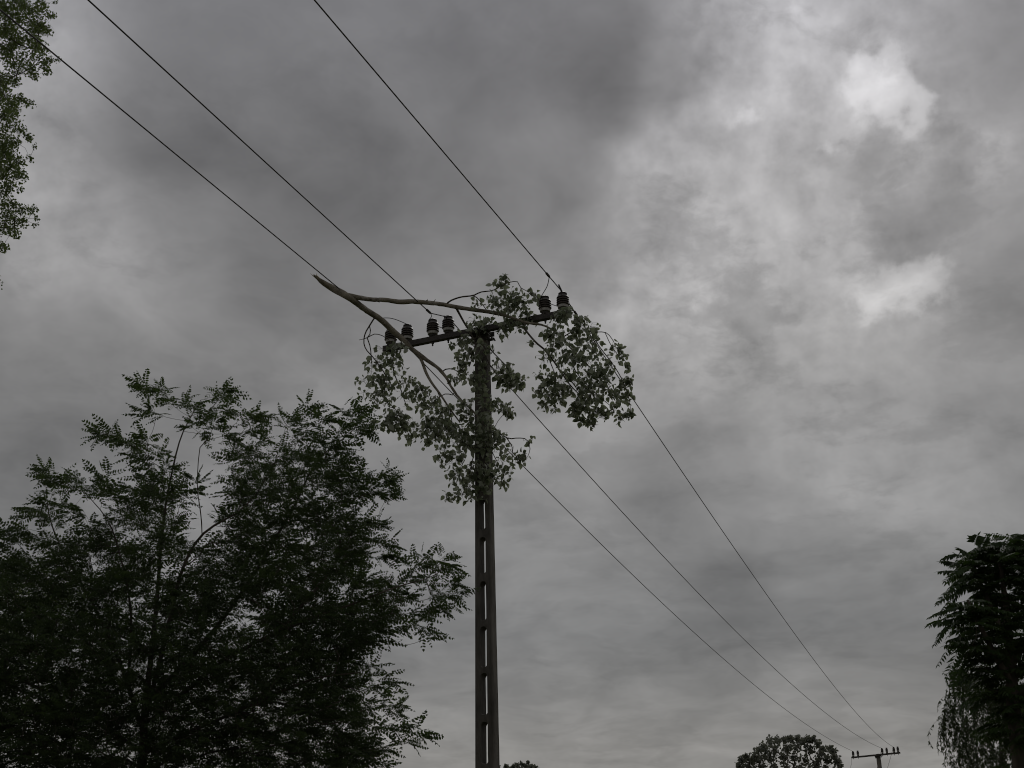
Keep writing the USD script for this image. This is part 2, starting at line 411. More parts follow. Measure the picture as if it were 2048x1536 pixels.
def pole(loc, az, h, offsets, label, name, slots, near=True):
    root = thing(name, label, 'utility pole', (loc[0], loc[1], 0), -az, 'concrete poles of the power line')
    top = h + 0.02
    wt, wb, dt, db = 0.178, 0.330, 0.140, 0.200       # width and depth, top and foot
    bev = 0.012
    rings = []
    for z in (-0.9, top - 0.012, top):
        f = 1 - max(0, z) / top
        w, d = wt + (wb - wt) * f, dt + (db - dt) * f
        k = 0.012 if z == top else 0.0
        w, d = w / 2 - k, d / 2 - k
        rings.append(np.array([(-w + bev, -d, z), (w - bev, -d, z), (w, -d + bev, z), (w, d - bev, z), (w - bev, d, z), (-w + bev, d, z), (-w, d - bev, z), (-w, -d + bev, z)]))
    shaft = m3.Manifold.hull_points(np.concatenate(rings))
    for zlo, zhi in slots:
        f = 1 - (zlo + zhi) / 2 / top
        shaft = shaft - slot(zlo, zhi, 0.074 + 0.036 * f, 0.8)
    sm = man2tri(shaft)
    part(root, 'shaft', sm, M['concrete'])
    # steel arm: a channel lying across the top of the pole, on the side facing back along the line
    x0, x1 = offsets[0] - 0.11, offsets[-1] + 0.11
    L, cx = x1 - x0, (x0 + x1) / 2
    ay = -(dt / 2 + 0.040)
    ch = cat([box(L, 0.009, 0.078, (cx, ay - 0.0335, h - 0.041)), box(L, 0.0645, 0.009, (cx, ay + 0.0035, h - 0.0065)), box(L, 0.0645, 0.009, (cx, ay + 0.0035, h - 0.0755))])
    part(root, 'crossarm', ch, M['steel'])
    # fixing: two bolts through the shaft with a strap behind and a bearing plate in front
    strap = cat([box(0.30, 0.010, 0.075, (0, dt / 2 + 0.006, h - 0.05)), box(0.010, dt + 0.09, 0.030, (-0.115, 0.0, h - 0.05)), box(0.010, dt + 0.09, 0.030, (0.115, 0.0, h - 0.05))])
    part(root, 'strap', strap, M['steel'])
    for sx in (-0.125, 0.125):
        bl = trimesh.creation.cylinder(0.011, dt + 0.18, sections=10)
        bl.apply_transform(trimesh.transformations.rotation_matrix(math.pi / 2, (1, 0, 0)))
        nut = trimesh.creation.cylinder(0.022, 0.022, sections=6)
        nut.apply_transform(trimesh.transformations.rotation_matrix(math.pi / 2, (1, 0, 0)))
        nut.apply_translation((0, dt / 2 + 0.03, 0))
        m = cat([bl, nut]); m.apply_translation((sx, 0, h - 0.112))
        part(root, 'bolt', m, M['steel'])
    part(root, 'support_plate', cat([box(0.27, 0.012, 0.11, (0, -dt / 2 - 0.008, h - 0.135)), box(0.06, 0.07, 0.012, (0.128, 0, h - 0.165)), box(0.06, 0.07, 0.012, (-0.128, 0, h - 0.165))]), M['steel'])
    body, band, pin = insulator_meshes(not near)
    for t in offsets:
        def mv(m):
            m = m.copy(); m.apply_translation((t, ay, h)); return m
        ip = part(root, 'insulator', mv(body), M['porcelain'], smooth=40)
        part(ip, 'band', mv(band), M['band'], smooth=40)
        part(ip, 'pin', mv(pin), M['steel'], smooth=40)
    return ay


def z_at(y_px, loc):
    """Height on the pole axis seen at that image row."""
    zs = np.linspace(-1, 11, 2400)
    rows = px_of(np.stack([np.full_like(zs, loc[0]), np.full_like(zs, loc[1]), zs], 1))[:, 1]
    return float(np.interp(-y_px, -rows[np.argsort(-rows)], zs[np.argsort(-rows)]))


rows = [(1000, 1062), (1077, 1150), (1165, 1243), (1255, 1337), (1348, 1432), (1445, 1530)]
slots1 = [(z_at(b_, P1), z_at(a_, P1)) for a_, b_ in rows]
step = slots1[-2][0] - slots1[-1][0]
lo, hi = slots1[-1]
while lo - step > 0.6:
    lo, hi = lo - step, hi - step
    slots1.append((lo, hi))
ARM_Y = pole(P1, AZ1, ARM_H, T1, 'tall near concrete pole with slotted shaft, six brown insulators and a broken branch on it', 'concrete_pole', slots1)
pole(P2, AZ2, ARM_H + FH, T2, 'small distant concrete pole with six insulators near the round tree at lower right', 'concrete_pole', [(z - 0.0, z + 0.5) for z in np.arange(0.8, 7.6, 0.62)], near=False)


def on_arm(loc, az, t, z, y=None):
    y = ARM_Y if y is None else y
    c, s = math.cos(-az), math.sin(-az)
    return np.array([loc[0] + c * t - s * y, loc[1] + s * t + c * y, z])


I1 = [on_arm(P1, AZ1, t, ARM_H + INS_H) for t in T1]
I2 = [on_arm(P2, AZ2, t, ARM_H + FH + INS_H) for t in T2]

# ------------------------------------------------------------------ conductors
SEEN_FWD = [[(1038, 926), (1131.8, 1020), (1219.7, 1103.6), (1250, 1135.4), (1444.8, 1315), (1524, 1382), (1604, 1443.5)],
            [(1021.5, 779), (1146, 916.7), (1209, 985), (1305.7, 1090), (1526.8, 1315), (1567, 1354.7), (1635, 1413)],
            [(1266, 794.4), (1318.8, 874), (1335.9, 900), (1487.5, 1124), (1548.8, 1213), (1612, 1300), (1658, 1358.6), (1704, 1415)]]
SEEN_BACK = [[(0, 17.6), (200, 183), (390.6, 343.8), (679.7, 577)], [(175.8, 0), (390.6, 195.3), (797, 568)], [(629.7, 0), (798.8, 201), (1070, 520), (1098, 552)]]
BACK_AZ = 0.3564


def in_plane(A, hd, pxs):
    """Where the rays meet the vertical plane through A with horizontal heading hd; gives (distance along hd, height)."""
    nrm = np.array([-hd[1], hd[0], 0.0])
    out = []
    for p in pxs:
        d = ray(*p); e = np.array([0, 0, EYE])
        k = ((A - e) @ nrm) / (d @ nrm)
        q = e + d * k
        out.append(((q - A) @ hd, q[2]))
    return np.array(out)


WIRES = []
wire_names = ['weathered overhead wire at the left crossarm ends, touched by the fork of the broken branch',
              'weathered middle overhead wire, crossed by the bare limb of the broken branch',
              'weathered overhead wire on the right end of the crossarms, through the rightmost leaves']
CARRY1, CARRY2, SPARE1 = [0, 3, 5], [0, 2, 4], [1, 2, 4]
back_dir = np.array([-math.sin(BACK_AZ), -math.cos(BACK_AZ), 0])
R_WIRE = 0.0078
for k in range(3):
    A, B = I1[CARRY1[k]].copy(), I2[CARRY2[k]].copy()
    A[2] -= 0.012; B[2] -= 0.012
    hd = (B - A); hd[2] = 0; span = np.linalg.norm(hd); hd /= span
    sz = in_plane(A, hd, SEEN_FWD[k])
    s = np.concatenate([[0, span], sz[:, 0]]); z = np.concatenate([[A[2], B[2]], sz[:, 1]])
    w = np.concatenate([[20, 20], np.ones(len(sz)) * 3])
    cf = np.polyfit(s, z, 3, w=w)
    ss = np.linspace(0, span, 90)
    fwd = A + hd * ss[:, None]; fwd[:, 2] = np.polyval(cf, ss)
    fwd[0], fwd[-1] = A, B
    sz = in_plane(A, back_dir, SEEN_BACK[k])
    lin_ = np.polyfit(sz[:, 0], sz[:, 1], 1)
    start = {0: 0.30, 1: 0.62, 2: 0.05}[k]            # where the straight run begins; the tie at the insulator pulls the last bit aside
    prev_z = np.polyval(lin_, 6.0)
    ss = np.concatenate([[0.0], np.geomspace(start, 55, 70)])
    zz = np.polyval(lin_, ss)
    zz = zz + np.where(ss > 11, 0.00055 * (ss - 11) ** 2 * 4, 0)
    zz[0] = A[2]
    bck = A + back_dir * ss[:, None]; bck[:, 2] = zz
    # onward from the far pole, the line turns towards the left
    on = B + np.array([math.sin(0.20), math.cos(0.20), 0]) * np.linspace(0, 60, 30)[:, None]
    on[:, 2] = B[2] - 0.045 * np.linspace(0, 60, 30) + 0.0006 * np.linspace(0, 60, 30) ** 2
    main = np.vstack([bck[::-1], fwd[1:], on[1:]])
    WIRES.append(dict(back=bck, fwd=fwd))
    root = thing('overhead_wire', wire_names[k], 'power line', (0, 0, 0), 0, 'conductors of the power line')
    part(root, 'conductor', tube(main, R_WIRE, 6), M['wire'], smooth=True)
    # second fastening: a short bridle clamped to the conductor on both sides of the spare insulator
    S = I1[SPARE1[k]]
    ib = {0: 0.50, 1: 0.62, 2: 0.55}[k]
    cb = A + back_dir * ib; cb[2] = np.interp(ib, ss, zz)
    iF = 0.55
    cfw = A + hd * iF; cfw[2] = np.interp(iF, np.linspace(0, span, 90), fwd[:, 2])
    neck = S + np.array([0, 0, -0.035])
    side = np.array([math.cos(AZ1), -math.sin(AZ1), 0]) * (0.045 if k == 0 else -0.045)
    mid_b = (cb + neck) / 2 + np.array([0, 0, 0.07 if k == 0 else 0.02])
    mid_f = (cfw + neck) / 2 + np.array([0, 0, -0.03])
    path = smooth_path([cb, mid_b, neck + side - hd * 0.05, neck + side + hd * 0.05, mid_f, cfw], 36)
    part(root, 'bridle_wire', tube(path, 0.0055, 6), M['wire'], smooth=True)
    for c, h_, dd in ((cb, back_dir, None), (cfw, hd, None)):
        q = cb if c is cb else cfw
        e = (np.interp(ib + 0.13, ss, zz) if c is cb else np.interp(iF + 0.13, np.linspace(0, span, 90), fwd[:, 2]))
        q2 = q + h_ * 0.13; q2[2] = e
        part(root, 'clamp', tube([q, q + (q2 - q) * 0.08, q + (q2 - q) * 0.92, q2], [0.010, 0.017, 0.017, 0.010], 8), M['steel'])
    # tie binding along the neck of the carrying insulator
    part(root, 'tie_binding', tube([bck[0] + (bck[1] - bck[0]) / max(np.linalg.norm(bck[1] - bck[0]), 1e-6) * 0.17, A, A + (fwd[1] - A) / np.linalg.norm(fwd[1] - A) * 0.17], [0.011, 0.015, 0.011], 8), M['wire'])
# ------------------------------------------------------------------ growing things
def unit(v):
    v = np.asarray(v, float)
    return v / np.maximum(np.linalg.norm(v, axis=-1, keepdims=True), 1e-9)


def resample(P, step):
    P = np.asarray(P, float)
    s = np.concatenate([[0], np.cumsum(np.linalg.norm(np.diff(P, axis=0), axis=1))])
    n = max(2, int(round(s[-1] / step)) + 1)
    t = np.linspace(0, s[-1], n)
    return np.stack([np.interp(t, s, P[:, k]) for k in range(P.shape[1])], 1)


class Skeleton:
    """Limbs laid out by hand, then twigs that reach for every place where leaves hang."""

    def __init__(self):
        self.p, self.par, self.rmin, self.chains, self.ends = [], [], [], [], []

    def limb(self, pts4, step=0.12, join=None):
        """pts4: rows of x, y, z, radius."""
        Q = resample(smooth_path(np.asarray(pts4, float), 12 * len(pts4)), step)
        par = -1
        ch = []
        if self.p and join is not False:
            par = int(np.argmin(np.linalg.norm(np.array(self.p) - Q[0, :3], axis=1)))
            ch = [par]
        for q in Q:
            self.p.append(q[:3]); self.rmin.append(q[3]); self.par.append(par)
            par = len(self.p) - 1
            ch.append(par)
        self.chains.append((ch, 'limb'))

    def reach(self, targets, rng, step=0.12, up=None, bend=0.12, sag=0.0):
        T = np.asarray(targets, float)
        P0 = np.array(self.p)
        d0 = np.array([np.min(np.linalg.norm(P0 - t, axis=1)) for t in T])
        buf = np.zeros((len(P0) + 60 * len(T), 3)); n = len(P0); buf[:n] = P0
        ends = np.zeros(len(T), int)
        for k in np.argsort(d0):
            t = T[k]
            dist = np.linalg.norm(buf[:n] - t, axis=1)
            if up is not None:
                dist = dist + np.maximum(0, buf[:n, 2] - t[2] + up) * 1.5
            a = int(np.argmin(dist))
            v = t - buf[a]; L = np.linalg.norm(v)
            m = max(1, int(math.ceil(L / step)))
            off = rng.normal(0, bend * L, 3)
            off -= v * (off @ v) / max(L * L, 1e-9)
            off[2] -= sag * L
            par, ch = a, [a]
            for i in range(1, m + 1):
                f = i / m
                q = buf[a] + v * f + off * (4 * f * (1 - f)) * 0.6
                if i < m:
                    q = q + rng.normal(0, 0.03 * step, 3)
                buf[n] = q; self.par.append(par); self.rmin.append(0.0)
                par = n; ch.append(n); n += 1
            self.chains.append((ch, 'twig'))
            ends[k] = par
        self.p = list(buf[:n])
        return ends

    def radii(self, tip, power=0.45, cap=0.05):
        N = len(self.p)
        cnt = np.zeros(N)
        has = np.zeros(N, bool)
        for k, q in enumerate(self.par):
            if q >= 0:
                has[q] = True
        cnt[~has] = 1
        for k in range(N - 1, -1, -1):
            if self.par[k] >= 0:
                cnt[self.par[k]] += cnt[k]
        return np.maximum(np.minimum(tip * np.maximum(cnt, 1) ** power, cap), self.rmin)

    def meshes(self, tip, power=0.45, cap=0.05, sides=5):
        r = self.radii(tip, power, cap)
        P = np.array(self.p)
        limbs, twigs = [], []
        for ch, kind in self.chains:
            q, rr = P[ch], r[ch].copy()
            if len(ch) > 1 and self.par[ch[1]] == ch[0]:
                rr[0] = min(rr[0], rr[1] * 1.15)
            if kind == 'limb':
                limbs.append(tube(q, rr, 9))
            else:
                rr[-1] *= 0.6
                twigs.append(tube(q, rr, sides, cap=False))
        return limbs, twigs


BLADE = np.array([(0, 0), (0.36, 0.10), (0.50, 0.34), (0.36, 0.66), (0.13, 0.90), (0, 1.0), (-0.13, 0.90), (-0.36, 0.66), (-0.50, 0.34), (-0.36, 0.10), (0, 0.36), (0, 0.68)])
BLADE_F = np.array([(0, 1, 10), (1, 2, 10), (2, 3, 11), (2, 11, 10), (3, 4, 11), (4, 5, 11), (5, 6, 11), (6, 7, 11), (7, 8, 11), (8, 10, 11), (8, 9, 10), (9, 0, 10)])
OVAL = np.array([(0, 0), (0.42, 0.28), (0.40, 0.70), (0, 1.0), (-0.40, 0.70), (-0.42, 0.28)])
OVAL_F = np.array([(0, 1, 2), (0, 2, 3), (0, 3, 4), (0, 4, 5)])
DIAM = np.array([(0, 0), (0.46, 0.46), (0, 1.0), (-0.46, 0.46)])
DIAM_F = np.array([(0, 1, 2), (0, 2, 3)])
LANCE = np.array([(0, 0), (0.5, 0.3), (0.28, 0.72), (0, 1.0), (-0.28, 0.72), (-0.5, 0.3)])


def blades(base, axis, normal, length, width, shape=BLADE, faces=BLADE_F, fold=0.18, curl=0.15):
    """Many leaf blades at once; returns (vertices, faces) with one block per blade."""
    axis = unit(axis)
    normal = unit(normal - axis * np.sum(normal * axis, -1, keepdims=True))
    side = np.cross(axis, normal)
    x, y = shape[:, 0], shape[:, 1]
    length, width = (np.broadcast_to(v, (len(base),))[:, None, None] for v in (length, width))
    fold, curl = (np.broadcast_to(v, (len(base),))[:, None, None] for v in (fold, curl))
    lift = fold * np.abs(x)[None, :, None] * width - curl * (y ** 2)[None, :, None] * length
    V = base[:, None] + side[:, None] * (x[None, :, None] * width) + axis[:, None] * (y[None, :, None] * length) + normal[:, None] * lift
    Fc = faces[None] + (np.arange(len(base)) * len(shape))[:, None, None]
    return V, Fc


def soup(V, Fc):
    return trimesh.Trimesh(V.reshape(-1, 3), Fc.reshape(-1, 3), process=False)


def pinnate(base, axis, normal, length, rng, pairs=6, leaflet=0.036, wide=0.017, droop=0.25, hang=0.25, first=0.22, shape=OVAL, faces=OVAL_F, terminal=True):
    """Compound leaves: a drooping stalk with opposite leaflets; returns a list of trimeshes."""
    out = []
    base = np.asarray(base, float); axis = unit(axis)
    normal = unit(normal - axis * np.sum(normal * axis, -1, keepdims=True))
    for b, a, n, L in zip(base, axis, normal, length):
        s = np.cross(a, n)
        dr = droop * rng.uniform(0.5, 1.5)
        f = np.linspace(first, 0.97, pairs)
        stem = lambda u: b + np.outer(u, a) * L + np.outer(u ** 2, np.array([0, 0, -1.0])) * dr * L
        P = stem(f)
        tg = unit(a * L + np.outer(2 * f, np.array([0, 0, -1.0])) * dr * L)
        sz = leaflet * np.sin(np.pi * (0.22 + 0.62 * (f - first) / (1 - first))) * rng.uniform(0.85, 1.12)
        bs, ax, nn, ls = [], [], [], []
        for sg in (1, -1):
            d = unit(s * sg * 0.9 + tg * rng.uniform(0.25, 0.5, (pairs, 1)) + np.array([0, 0, -1.0]) * hang * rng.uniform(0.5, 1.5) + rng.normal(0, 0.10, (pairs, 3)))
            keep = rng.random(pairs) > 0.05
            bs.append(P[keep]); ax.append(d[keep]); nn.append((n + rng.normal(0, 0.25, (pairs, 3)))[keep]); ls.append((sz * rng.uniform(0.85, 1.1, pairs))[keep])
        if terminal:
            bs.append(P[-1:]); ax.append(tg[-1:]); nn.append(n[None]); ls.append(sz[-1:] * 1.15)
        bs, ax, nn, ls = map(np.concatenate, (bs, ax, nn, ls))
        V, Fc = blades(bs, ax, nn, ls, ls * (wide / leaflet), shape, faces, 0.12, 0.1)
        st = stem(np.linspace(0, 1, 4))
        w = s * 0.0016
        R = np.concatenate([st + w, st - w])
        RF = np.array([(i, i + 1, i + 5) for i in range(3)] + [(i, i + 5, i + 4) for i in range(3)])
        out.append(trimesh.Trimesh(np.concatenate([V.reshape(-1, 3), R]), np.concatenate([Fc.reshape(-1, 3), RF + V.shape[0] * V.shape[1]]), process=False))
    return out


def leaf_pool(n, rng, **pk):
    return [pinnate([(0, 0, 0)], np.array([[1.0, 0, 0]]), np.array([[0, 0, 1.0]]), [1.0], rng, **pk)[0] for _ in range(n)]


def place_leaves(pool, base, axis, normal, length, rng):
    """Compound leaves from a pool of different ones, each turned, bent down by its own weight and scaled."""
    base = np.asarray(base, float); axis = unit(axis)
    normal = unit(normal - axis * np.sum(normal * axis, -1, keepdims=True))
    side = np.cross(normal, axis)
    out = []
    for k in range(len(base)):
        m = pool[rng.integers(len(pool))]
        V = m.vertices * length[k]
        out.append(trimesh.Trimesh(base[k] + np.outer(V[:, 0], axis[k]) + np.outer(V[:, 1], side[k]) + np.outer(V[:, 2], normal[k]), m.faces, process=False))
    return out


EYE_P = np.array([0, 0, EYE])


def seen_area(V):
    """How large each blade (rows of vertices) shows from the road."""
    q = px_of(V.reshape(-1, 3)).reshape(V.shape[0], -1, 2)
    return np.ptp(q[..., 0], 1) * np.ptp(q[..., 1], 1)


# ------------------------------------------------------------------ the broken branch hanging over the near pole
rng = np.random.default_rng(8)


def wire_y(k, px, part_='back'):
    W = WIRES[k][part_]
    W = W[(W - EYE_P) @ CF > 2]
    return float(W[np.argmin(np.abs(px_of(W)[:, 0] - px)), 1])


yf = wire_y(0, 688) - 0.09
ym = wire_y(1, 834) + 0.06
MPP = 1.09 / F            # metres for one picture step at one metre of ground distance


def trace(rows):
    """rows of (px, py, ground distance, half thickness in the same steps) to x, y, z, radius."""
    return [(*at(x, y, d), r * MPP * d) for x, y, d, r in rows]


br = thing('broken_branch', 'broken leafy poplar branch draped over the crossarm and wires of the near pole', 'tree branch', at(690, 590, yf))
BR0 = at(690, 590, yf)


def bpart(name, mesh, m, **k):
    mesh = mesh.copy(); mesh.apply_translation(-BR0)
    return part(br, name, mesh, m, **k)


sk = Skeleton()
sk.limb(trace([(628, 550, 15.8, 0.7), (634, 556, 15.83, 3.2), (646, 565, 15.88, 5.6), (666, 577, 15.98, 7.3), (690, 590, yf, 7.6), (708, 602, yf + 0.12, 6.6), (735, 622, 16.55, 6.3), (760, 638, 16.78, 6.2), (783, 659, 16.95, 6.1), (802, 676, 17.0, 5.8), (822, 696, 17.0, 5.2), (838, 709, 16.98, 4.6),
               (855, 721, 16.95, 3.9), (878, 738, 16.9, 3.4), (893, 756, 16.85, 3.0), (905, 778, 16.8, 2.6), (922, 800, 16.74, 2.2), (946, 822, 16.66, 1.9), (965, 846, 16.6, 1.6), (980, 868, 16.56, 1.2)]), 0.06)
sk.limb(trace([(697, 591, yf + 0.02, 5.4), (716, 595, yf + 0.12, 5.2), (742, 599, 16.35, 4.7), (770, 600, ym - 0.1, 4.6), (800, 604, ym, 5.2), (822, 603, ym + 0.01, 4.9), (850, 605, ym, 4.6), (880, 608, 16.6, 4.4), (912, 614, 16.55, 4.3), (950, 620, 16.5, 4.2), (985, 625, 16.42, 4.0), (1020, 634, 16.34, 3.2), (1052, 645, 16.27, 2.6),
               (1088, 651, 16.2, 2.2), (1115, 668, 16.15, 1.9), (1145, 700, 16.1, 1.6), (1180, 735, 16.1, 1.3), (1215, 775, 16.1, 1.0)]), 0.06)
sk.limb(trace([(833, 704, 16.99, 3.2), (844, 723, 16.96, 3.3), (852, 745, 16.93, 3.0), (863, 765, 16.9, 2.6), (880, 788, 16.86, 2.2), (898, 815, 16.8, 1.7), (920, 845, 16.76, 1.3)]), 0.06)
TW = [
    [(896, 605, 16.58, 1.9), (904, 600, 16.55, 1.7), (922, 594, 16.5, 1.6), (946, 591, 16.45, 1.5), (962, 584, 16.42, 1.3), (985, 581, 16.4, 1.1), (1002, 571, 16.38, 0.9)],
    [(946, 591, 16.45, 1.2), (956, 597, 16.45, 1.1), (965, 609, 16.46, 1.0), (974, 621, 16.46, 0.9)],
    [(1002, 571, 16.38, 0.8), (1014, 566, 16.38, 0.8), (1034, 563, 16.36, 0.8), (1041, 575, 16.34, 0.7), (1056, 583, 16.32, 0.7), (1074, 592, 16.3, 0.6), (1080, 610, 16.3, 0.6), (1090, 633, 16.28, 0.6)],
    [(912, 615, 16.58, 2.6), (920, 630, 16.62, 2.2), (930, 648, 16.66, 2.0), (940, 664, 16.7, 1.7), (950, 690, 16.68, 1.3), (940, 730, 16.68, 0.9)],
    [(750, 634, 16.68, 1.6), (740, 650, 16.7, 1.5), (730, 668, 16.72, 1.3), (728, 688, 16.74, 1.2), (735, 703, 16.75, 1.1), (744, 712, 16.76, 1.0), (765, 740, 16.78, 0.9), (785, 775, 16.8, 0.8)],
    [(739, 652, 16.7, 1.1), (741, 664, 16.72, 1.0), (735, 675, 16.74, 1.0), (718, 680, 16.75, 0.5)],
    [(734, 675, 16.74, 1.2), (740, 692, 16.75, 1.1), (742, 708, 16.76, 1.0), (744, 730, 16.78, 0.8)],
    [(735, 675, 16.74, 1.0), (750, 668, 16.76, 0.9), (766, 672, 16.78, 0.8), (778, 680, 16.8, 0.7)],
    [(790, 668, 16.98, 1.6), (790, 690, 17.0, 1.5), (786, 720, 16.98, 1.3), (788, 745, 16.96, 1.2), (800, 775, 16.93, 1.0), (812, 810, 16.9, 0.8)],
    [(856, 752, 16.92, 1.3), (868, 772, 16.9, 1.2), (878, 790, 16.88, 1.0), (884, 822, 16.85, 0.8), (886, 850, 16.85, 0.6)],
    [(884, 744, 16.88, 1.3), (893, 738, 16.86, 1.2), (909, 739, 16.83, 1.0), (922, 750, 16.78, 0.8)],
    [(905, 790, 16.82, 1.0), (890, 788, 16.84, 1.0), (872, 800, 16.85, 0.8), (862, 815, 16.86, 0.7)],
    [(1048, 655, 16.27, 2.0), (1057, 668, 16.22, 2.0), (1073, 686, 16.18, 2.0), (1092, 702, 16.15, 1.9), (1107, 722, 16.12, 1.7), (1121, 743, 16.1, 1.5), (1142, 772, 16.08, 1.2), (1172, 802, 16.06, 0.9)],
    [(1094, 705, 16.15, 1.2), (1102, 728, 16.12, 1.0), (1110, 750, 16.1, 0.8), (1112, 780, 16.08, 0.6)],
    [(1150, 660, 16.14, 1.2), (1184, 664, 16.12, 1.0), (1207, 664, 16.1, 0.9), (1217, 669, 16.1, 0.8), (1226, 681, 16.1, 0.7), (1231, 692, 16.1, 0.5)],
    [(1183, 665, 16.12, 1.2), (1198, 692, 16.1, 1.1), (1224, 726, 16.08, 1.0), (1243, 757, 16.06, 0.9), (1257, 792, 16.05, 0.7), (1262, 828, 16.05, 0.5)],
    [(1210, 665, 16.1, 0.8), (1222, 690, 16.08, 0.8), (1240, 715, 16.06, 0.7), (1251, 722, 16.05, 0.6), (1257, 738, 16.04, 0.5)],
    [(960, 672, 16.68, 1.4), (982, 700, 16.64, 1.2), (1000, 719, 16.62, 1.1), (1022, 742, 16.6, 1.0), (1036, 762, 16.6, 0.7)],
    [(966, 700, 16.66, 1.1), (983, 735, 16.63, 1.0), (1006, 762, 16.6, 0.8)],
    [(972, 855, 16.58, 1.2), (988, 857, 16.55, 1.1), (1001, 868, 16.53, 1.1), (1018, 877, 16.5, 1.1), (1036, 876, 16.48, 1.0), (1052, 878, 16.47, 0.9), (1058, 888, 16.46, 0.8), (1060, 900, 16.46, 0.7), (1055, 914, 16.46, 0.5)],
    [(1012, 874, 16.52, 1.0), (1024, 893, 16.5, 0.9), (1026, 908, 16.5, 0.8), (1040, 915, 16.48, 0.7), (1050, 924, 16.48, 0.5)],
    [(965, 846, 16.6, 1.2), (955, 880, 16.6, 1.0), (945, 920, 16.62, 0.9), (935, 960, 16.64, 0.8), (925, 990, 16.66, 0.6)],
    [(900, 815, 16.8, 1.0), (905, 850, 16.78, 0.9), (915, 890, 16.75, 0.8), (925, 930, 16.72, 0.7)],
    [(975, 872, 16.57, 1.0), (985, 905, 16.56, 0.8), (1005, 945, 16.54, 0.7), (1010, 975, 16.53, 0.5)],
    [(1130, 745, 16.1, 1.1), (1165, 795, 16.06, 0.9), (1178, 832, 16.05, 0.7)],
    [(1145, 700, 16.1, 1.1), (1150, 740, 16.08, 0.9), (1190, 785, 16.05, 0.8), (1225, 815, 16.04, 0.6)],
]
for rows_ in TW:
    sk.limb(trace(rows_), 0.06)
n_limb = 3
CL = """725 765 20 5;745 742 22 10;768 718 22 12;795 702 18 12;760 760 28 18;790 745 26 18;735 792 18 8;765 788 25 14;808 772 22 12;832 782 20 12;752 812 14 5;780 820 24 9;818 808 20 9;744 852 10 4;765 855 13 9;790 850 20 20;818 860 22 22;815 880 12 6;852 856 26 28;868 838 22 14;852 886 12 6;878 868 28 24;898 834 22 14;908 868 26 22;925 845 24 14;928 888 26 22;888 902 12 5;880 922 12 8;898 922 17 12;920 925 17 10;945 912 26 16;905 952 12 6;920 960 20 14;940 965 20 14;897 996 8 5;915 994 12 8;938 988 20 15;958 968 20 14;
965 850 26 20;960 880 24 18;970 908 26 22;985 880 22 18;975 943 18 12;1003 828 16 14;993 813 14 10;1000 898 22 16;1018 924 18 9;1040 928 12 6;1000 938 17 9;1013 948 11 6;1009 972 9 4;1050 914 9 4;1066 878 3 1;1056 892 7 2;1020 835 7 4;
925 690 17 15;940 712 15 10;920 722 11 6;928 745 18 14;944 762 16 9;913 760 11 8;958 668 22 18;965 700 15 6;986 704 9 3;965 742 12 4;962 782 12 5;905 695 8 4;
995 738 13 6;1005 750 17 10;1020 760 17 10;1038 764 13 9;1010 770 13 8;1028 772 13 7;1042 776 9 5;
999 573 14 13;1008 560 6 4;1024 592 12 5;1034 600 9 3;955 612 11 6;985 612 13 9;1008 618 26 26;1033 624 24 26;1054 638 18 14;1074 598 11 5;1064 592 9 4;948 650 14 7;974 650 12 6;1014 652 20 14;1040 656 13 8;1004 676 10 4;1045 612 14 8;
1135 628 16 14;1158 640 14 10;1120 652 20 18;1150 662 20 16;1178 662 18 12;1100 672 16 12;1125 690 24 18;1160 690 24 18;1190 692 17 9;1064 690 6 3;1086 722 14 6;1105 706 18 9;1135 720 24 16;1165 730 26 22;1194 722 23 13;1225 697 10 4;1238 702 11 6;1245 717 10 6;1255 737 7 4;1215 742 18 12;1080 756 10 6;1078 786 12 10;1100 772 20 18;1130 757 20 16;1160 772 26 26;1190 762 26 24;1218 772 22 18;1244 772 16 12;1261 770 6 4;1100 800 20 16;1130 800 22 20;1165 805 24 24;1195 800 24 22;1224 800 20 16;1248 802 14 11;1090 816 9 5;1110 820 9 5;1150 830 18 12;1180 835 18 16;1205 830 17 10;1230 825 12 6;1254 836 8 6;1261 830 6 4;1184 854 7 4;1160 846 7 5;1240 842 7 5;850 790 18 10;845 815 20 14;800 835 16 10;870 812 14 8;930 815 16 10;895 862 16 10;960 722 14 10;966 800 16 11;962 760 12 9;972 830 14 9;985 960 12 8;966 986 14 10;955 935 14 9;778 845 12 7;770 775 16 8;1012 742 12 6;1024 775 8 5"""
centres, counts, rads = [], [], []
for row in CL.replace('\n', '').split(';'):
    x, y, r, c = map(float, row.split())
    if y < 662 and x < 1090:
        d = 16.42
    elif x > 1055 and y < 870:
        d = 16.1
    elif x < 850 and y < 830:
        d = 16.9
    elif x > 915:
        d = 16.62
    else:
        d = 16.78
    sub = max(1, int(round(c / 9)))
    for k in range(sub):
        a, q = rng.uniform(0, 2 * np.pi), (r * 0.55 * math.sqrt(rng.random()) if sub > 1 else 0)
        dd = d + rng.uniform(-0.22, 0.12) * min(1, r / 18)
        centres.append(at(x + q * math.cos(a), y + q * math.sin(a) - 0.25 * r, dd)); counts.append(c / sub); rads.append(r * MPP * d * (0.75 if sub > 1 else 1.0))
ends = sk.reach(centres, rng, 0.06, None, 0.14, -0.05)
tips, hosts = [], []
for c, r in zip(centres, rads):
    for k in range(2):
        v = unit(rng.normal(0, 1, 3) * (1, 0.7, 1) + (0, 0, -0.35))
        tips.append(c + v * r * rng.uniform(0.6, 0.95))
nb0 = len(sk.p)
sk.reach(tips, rng, 0.04, None, 0.12, -0.06)
P_ = np.array(sk.p)
spurs = P_[nb0:]
B_, A_, N_, L_, W_, S_, E_ = [], [], [], [], [], [], []
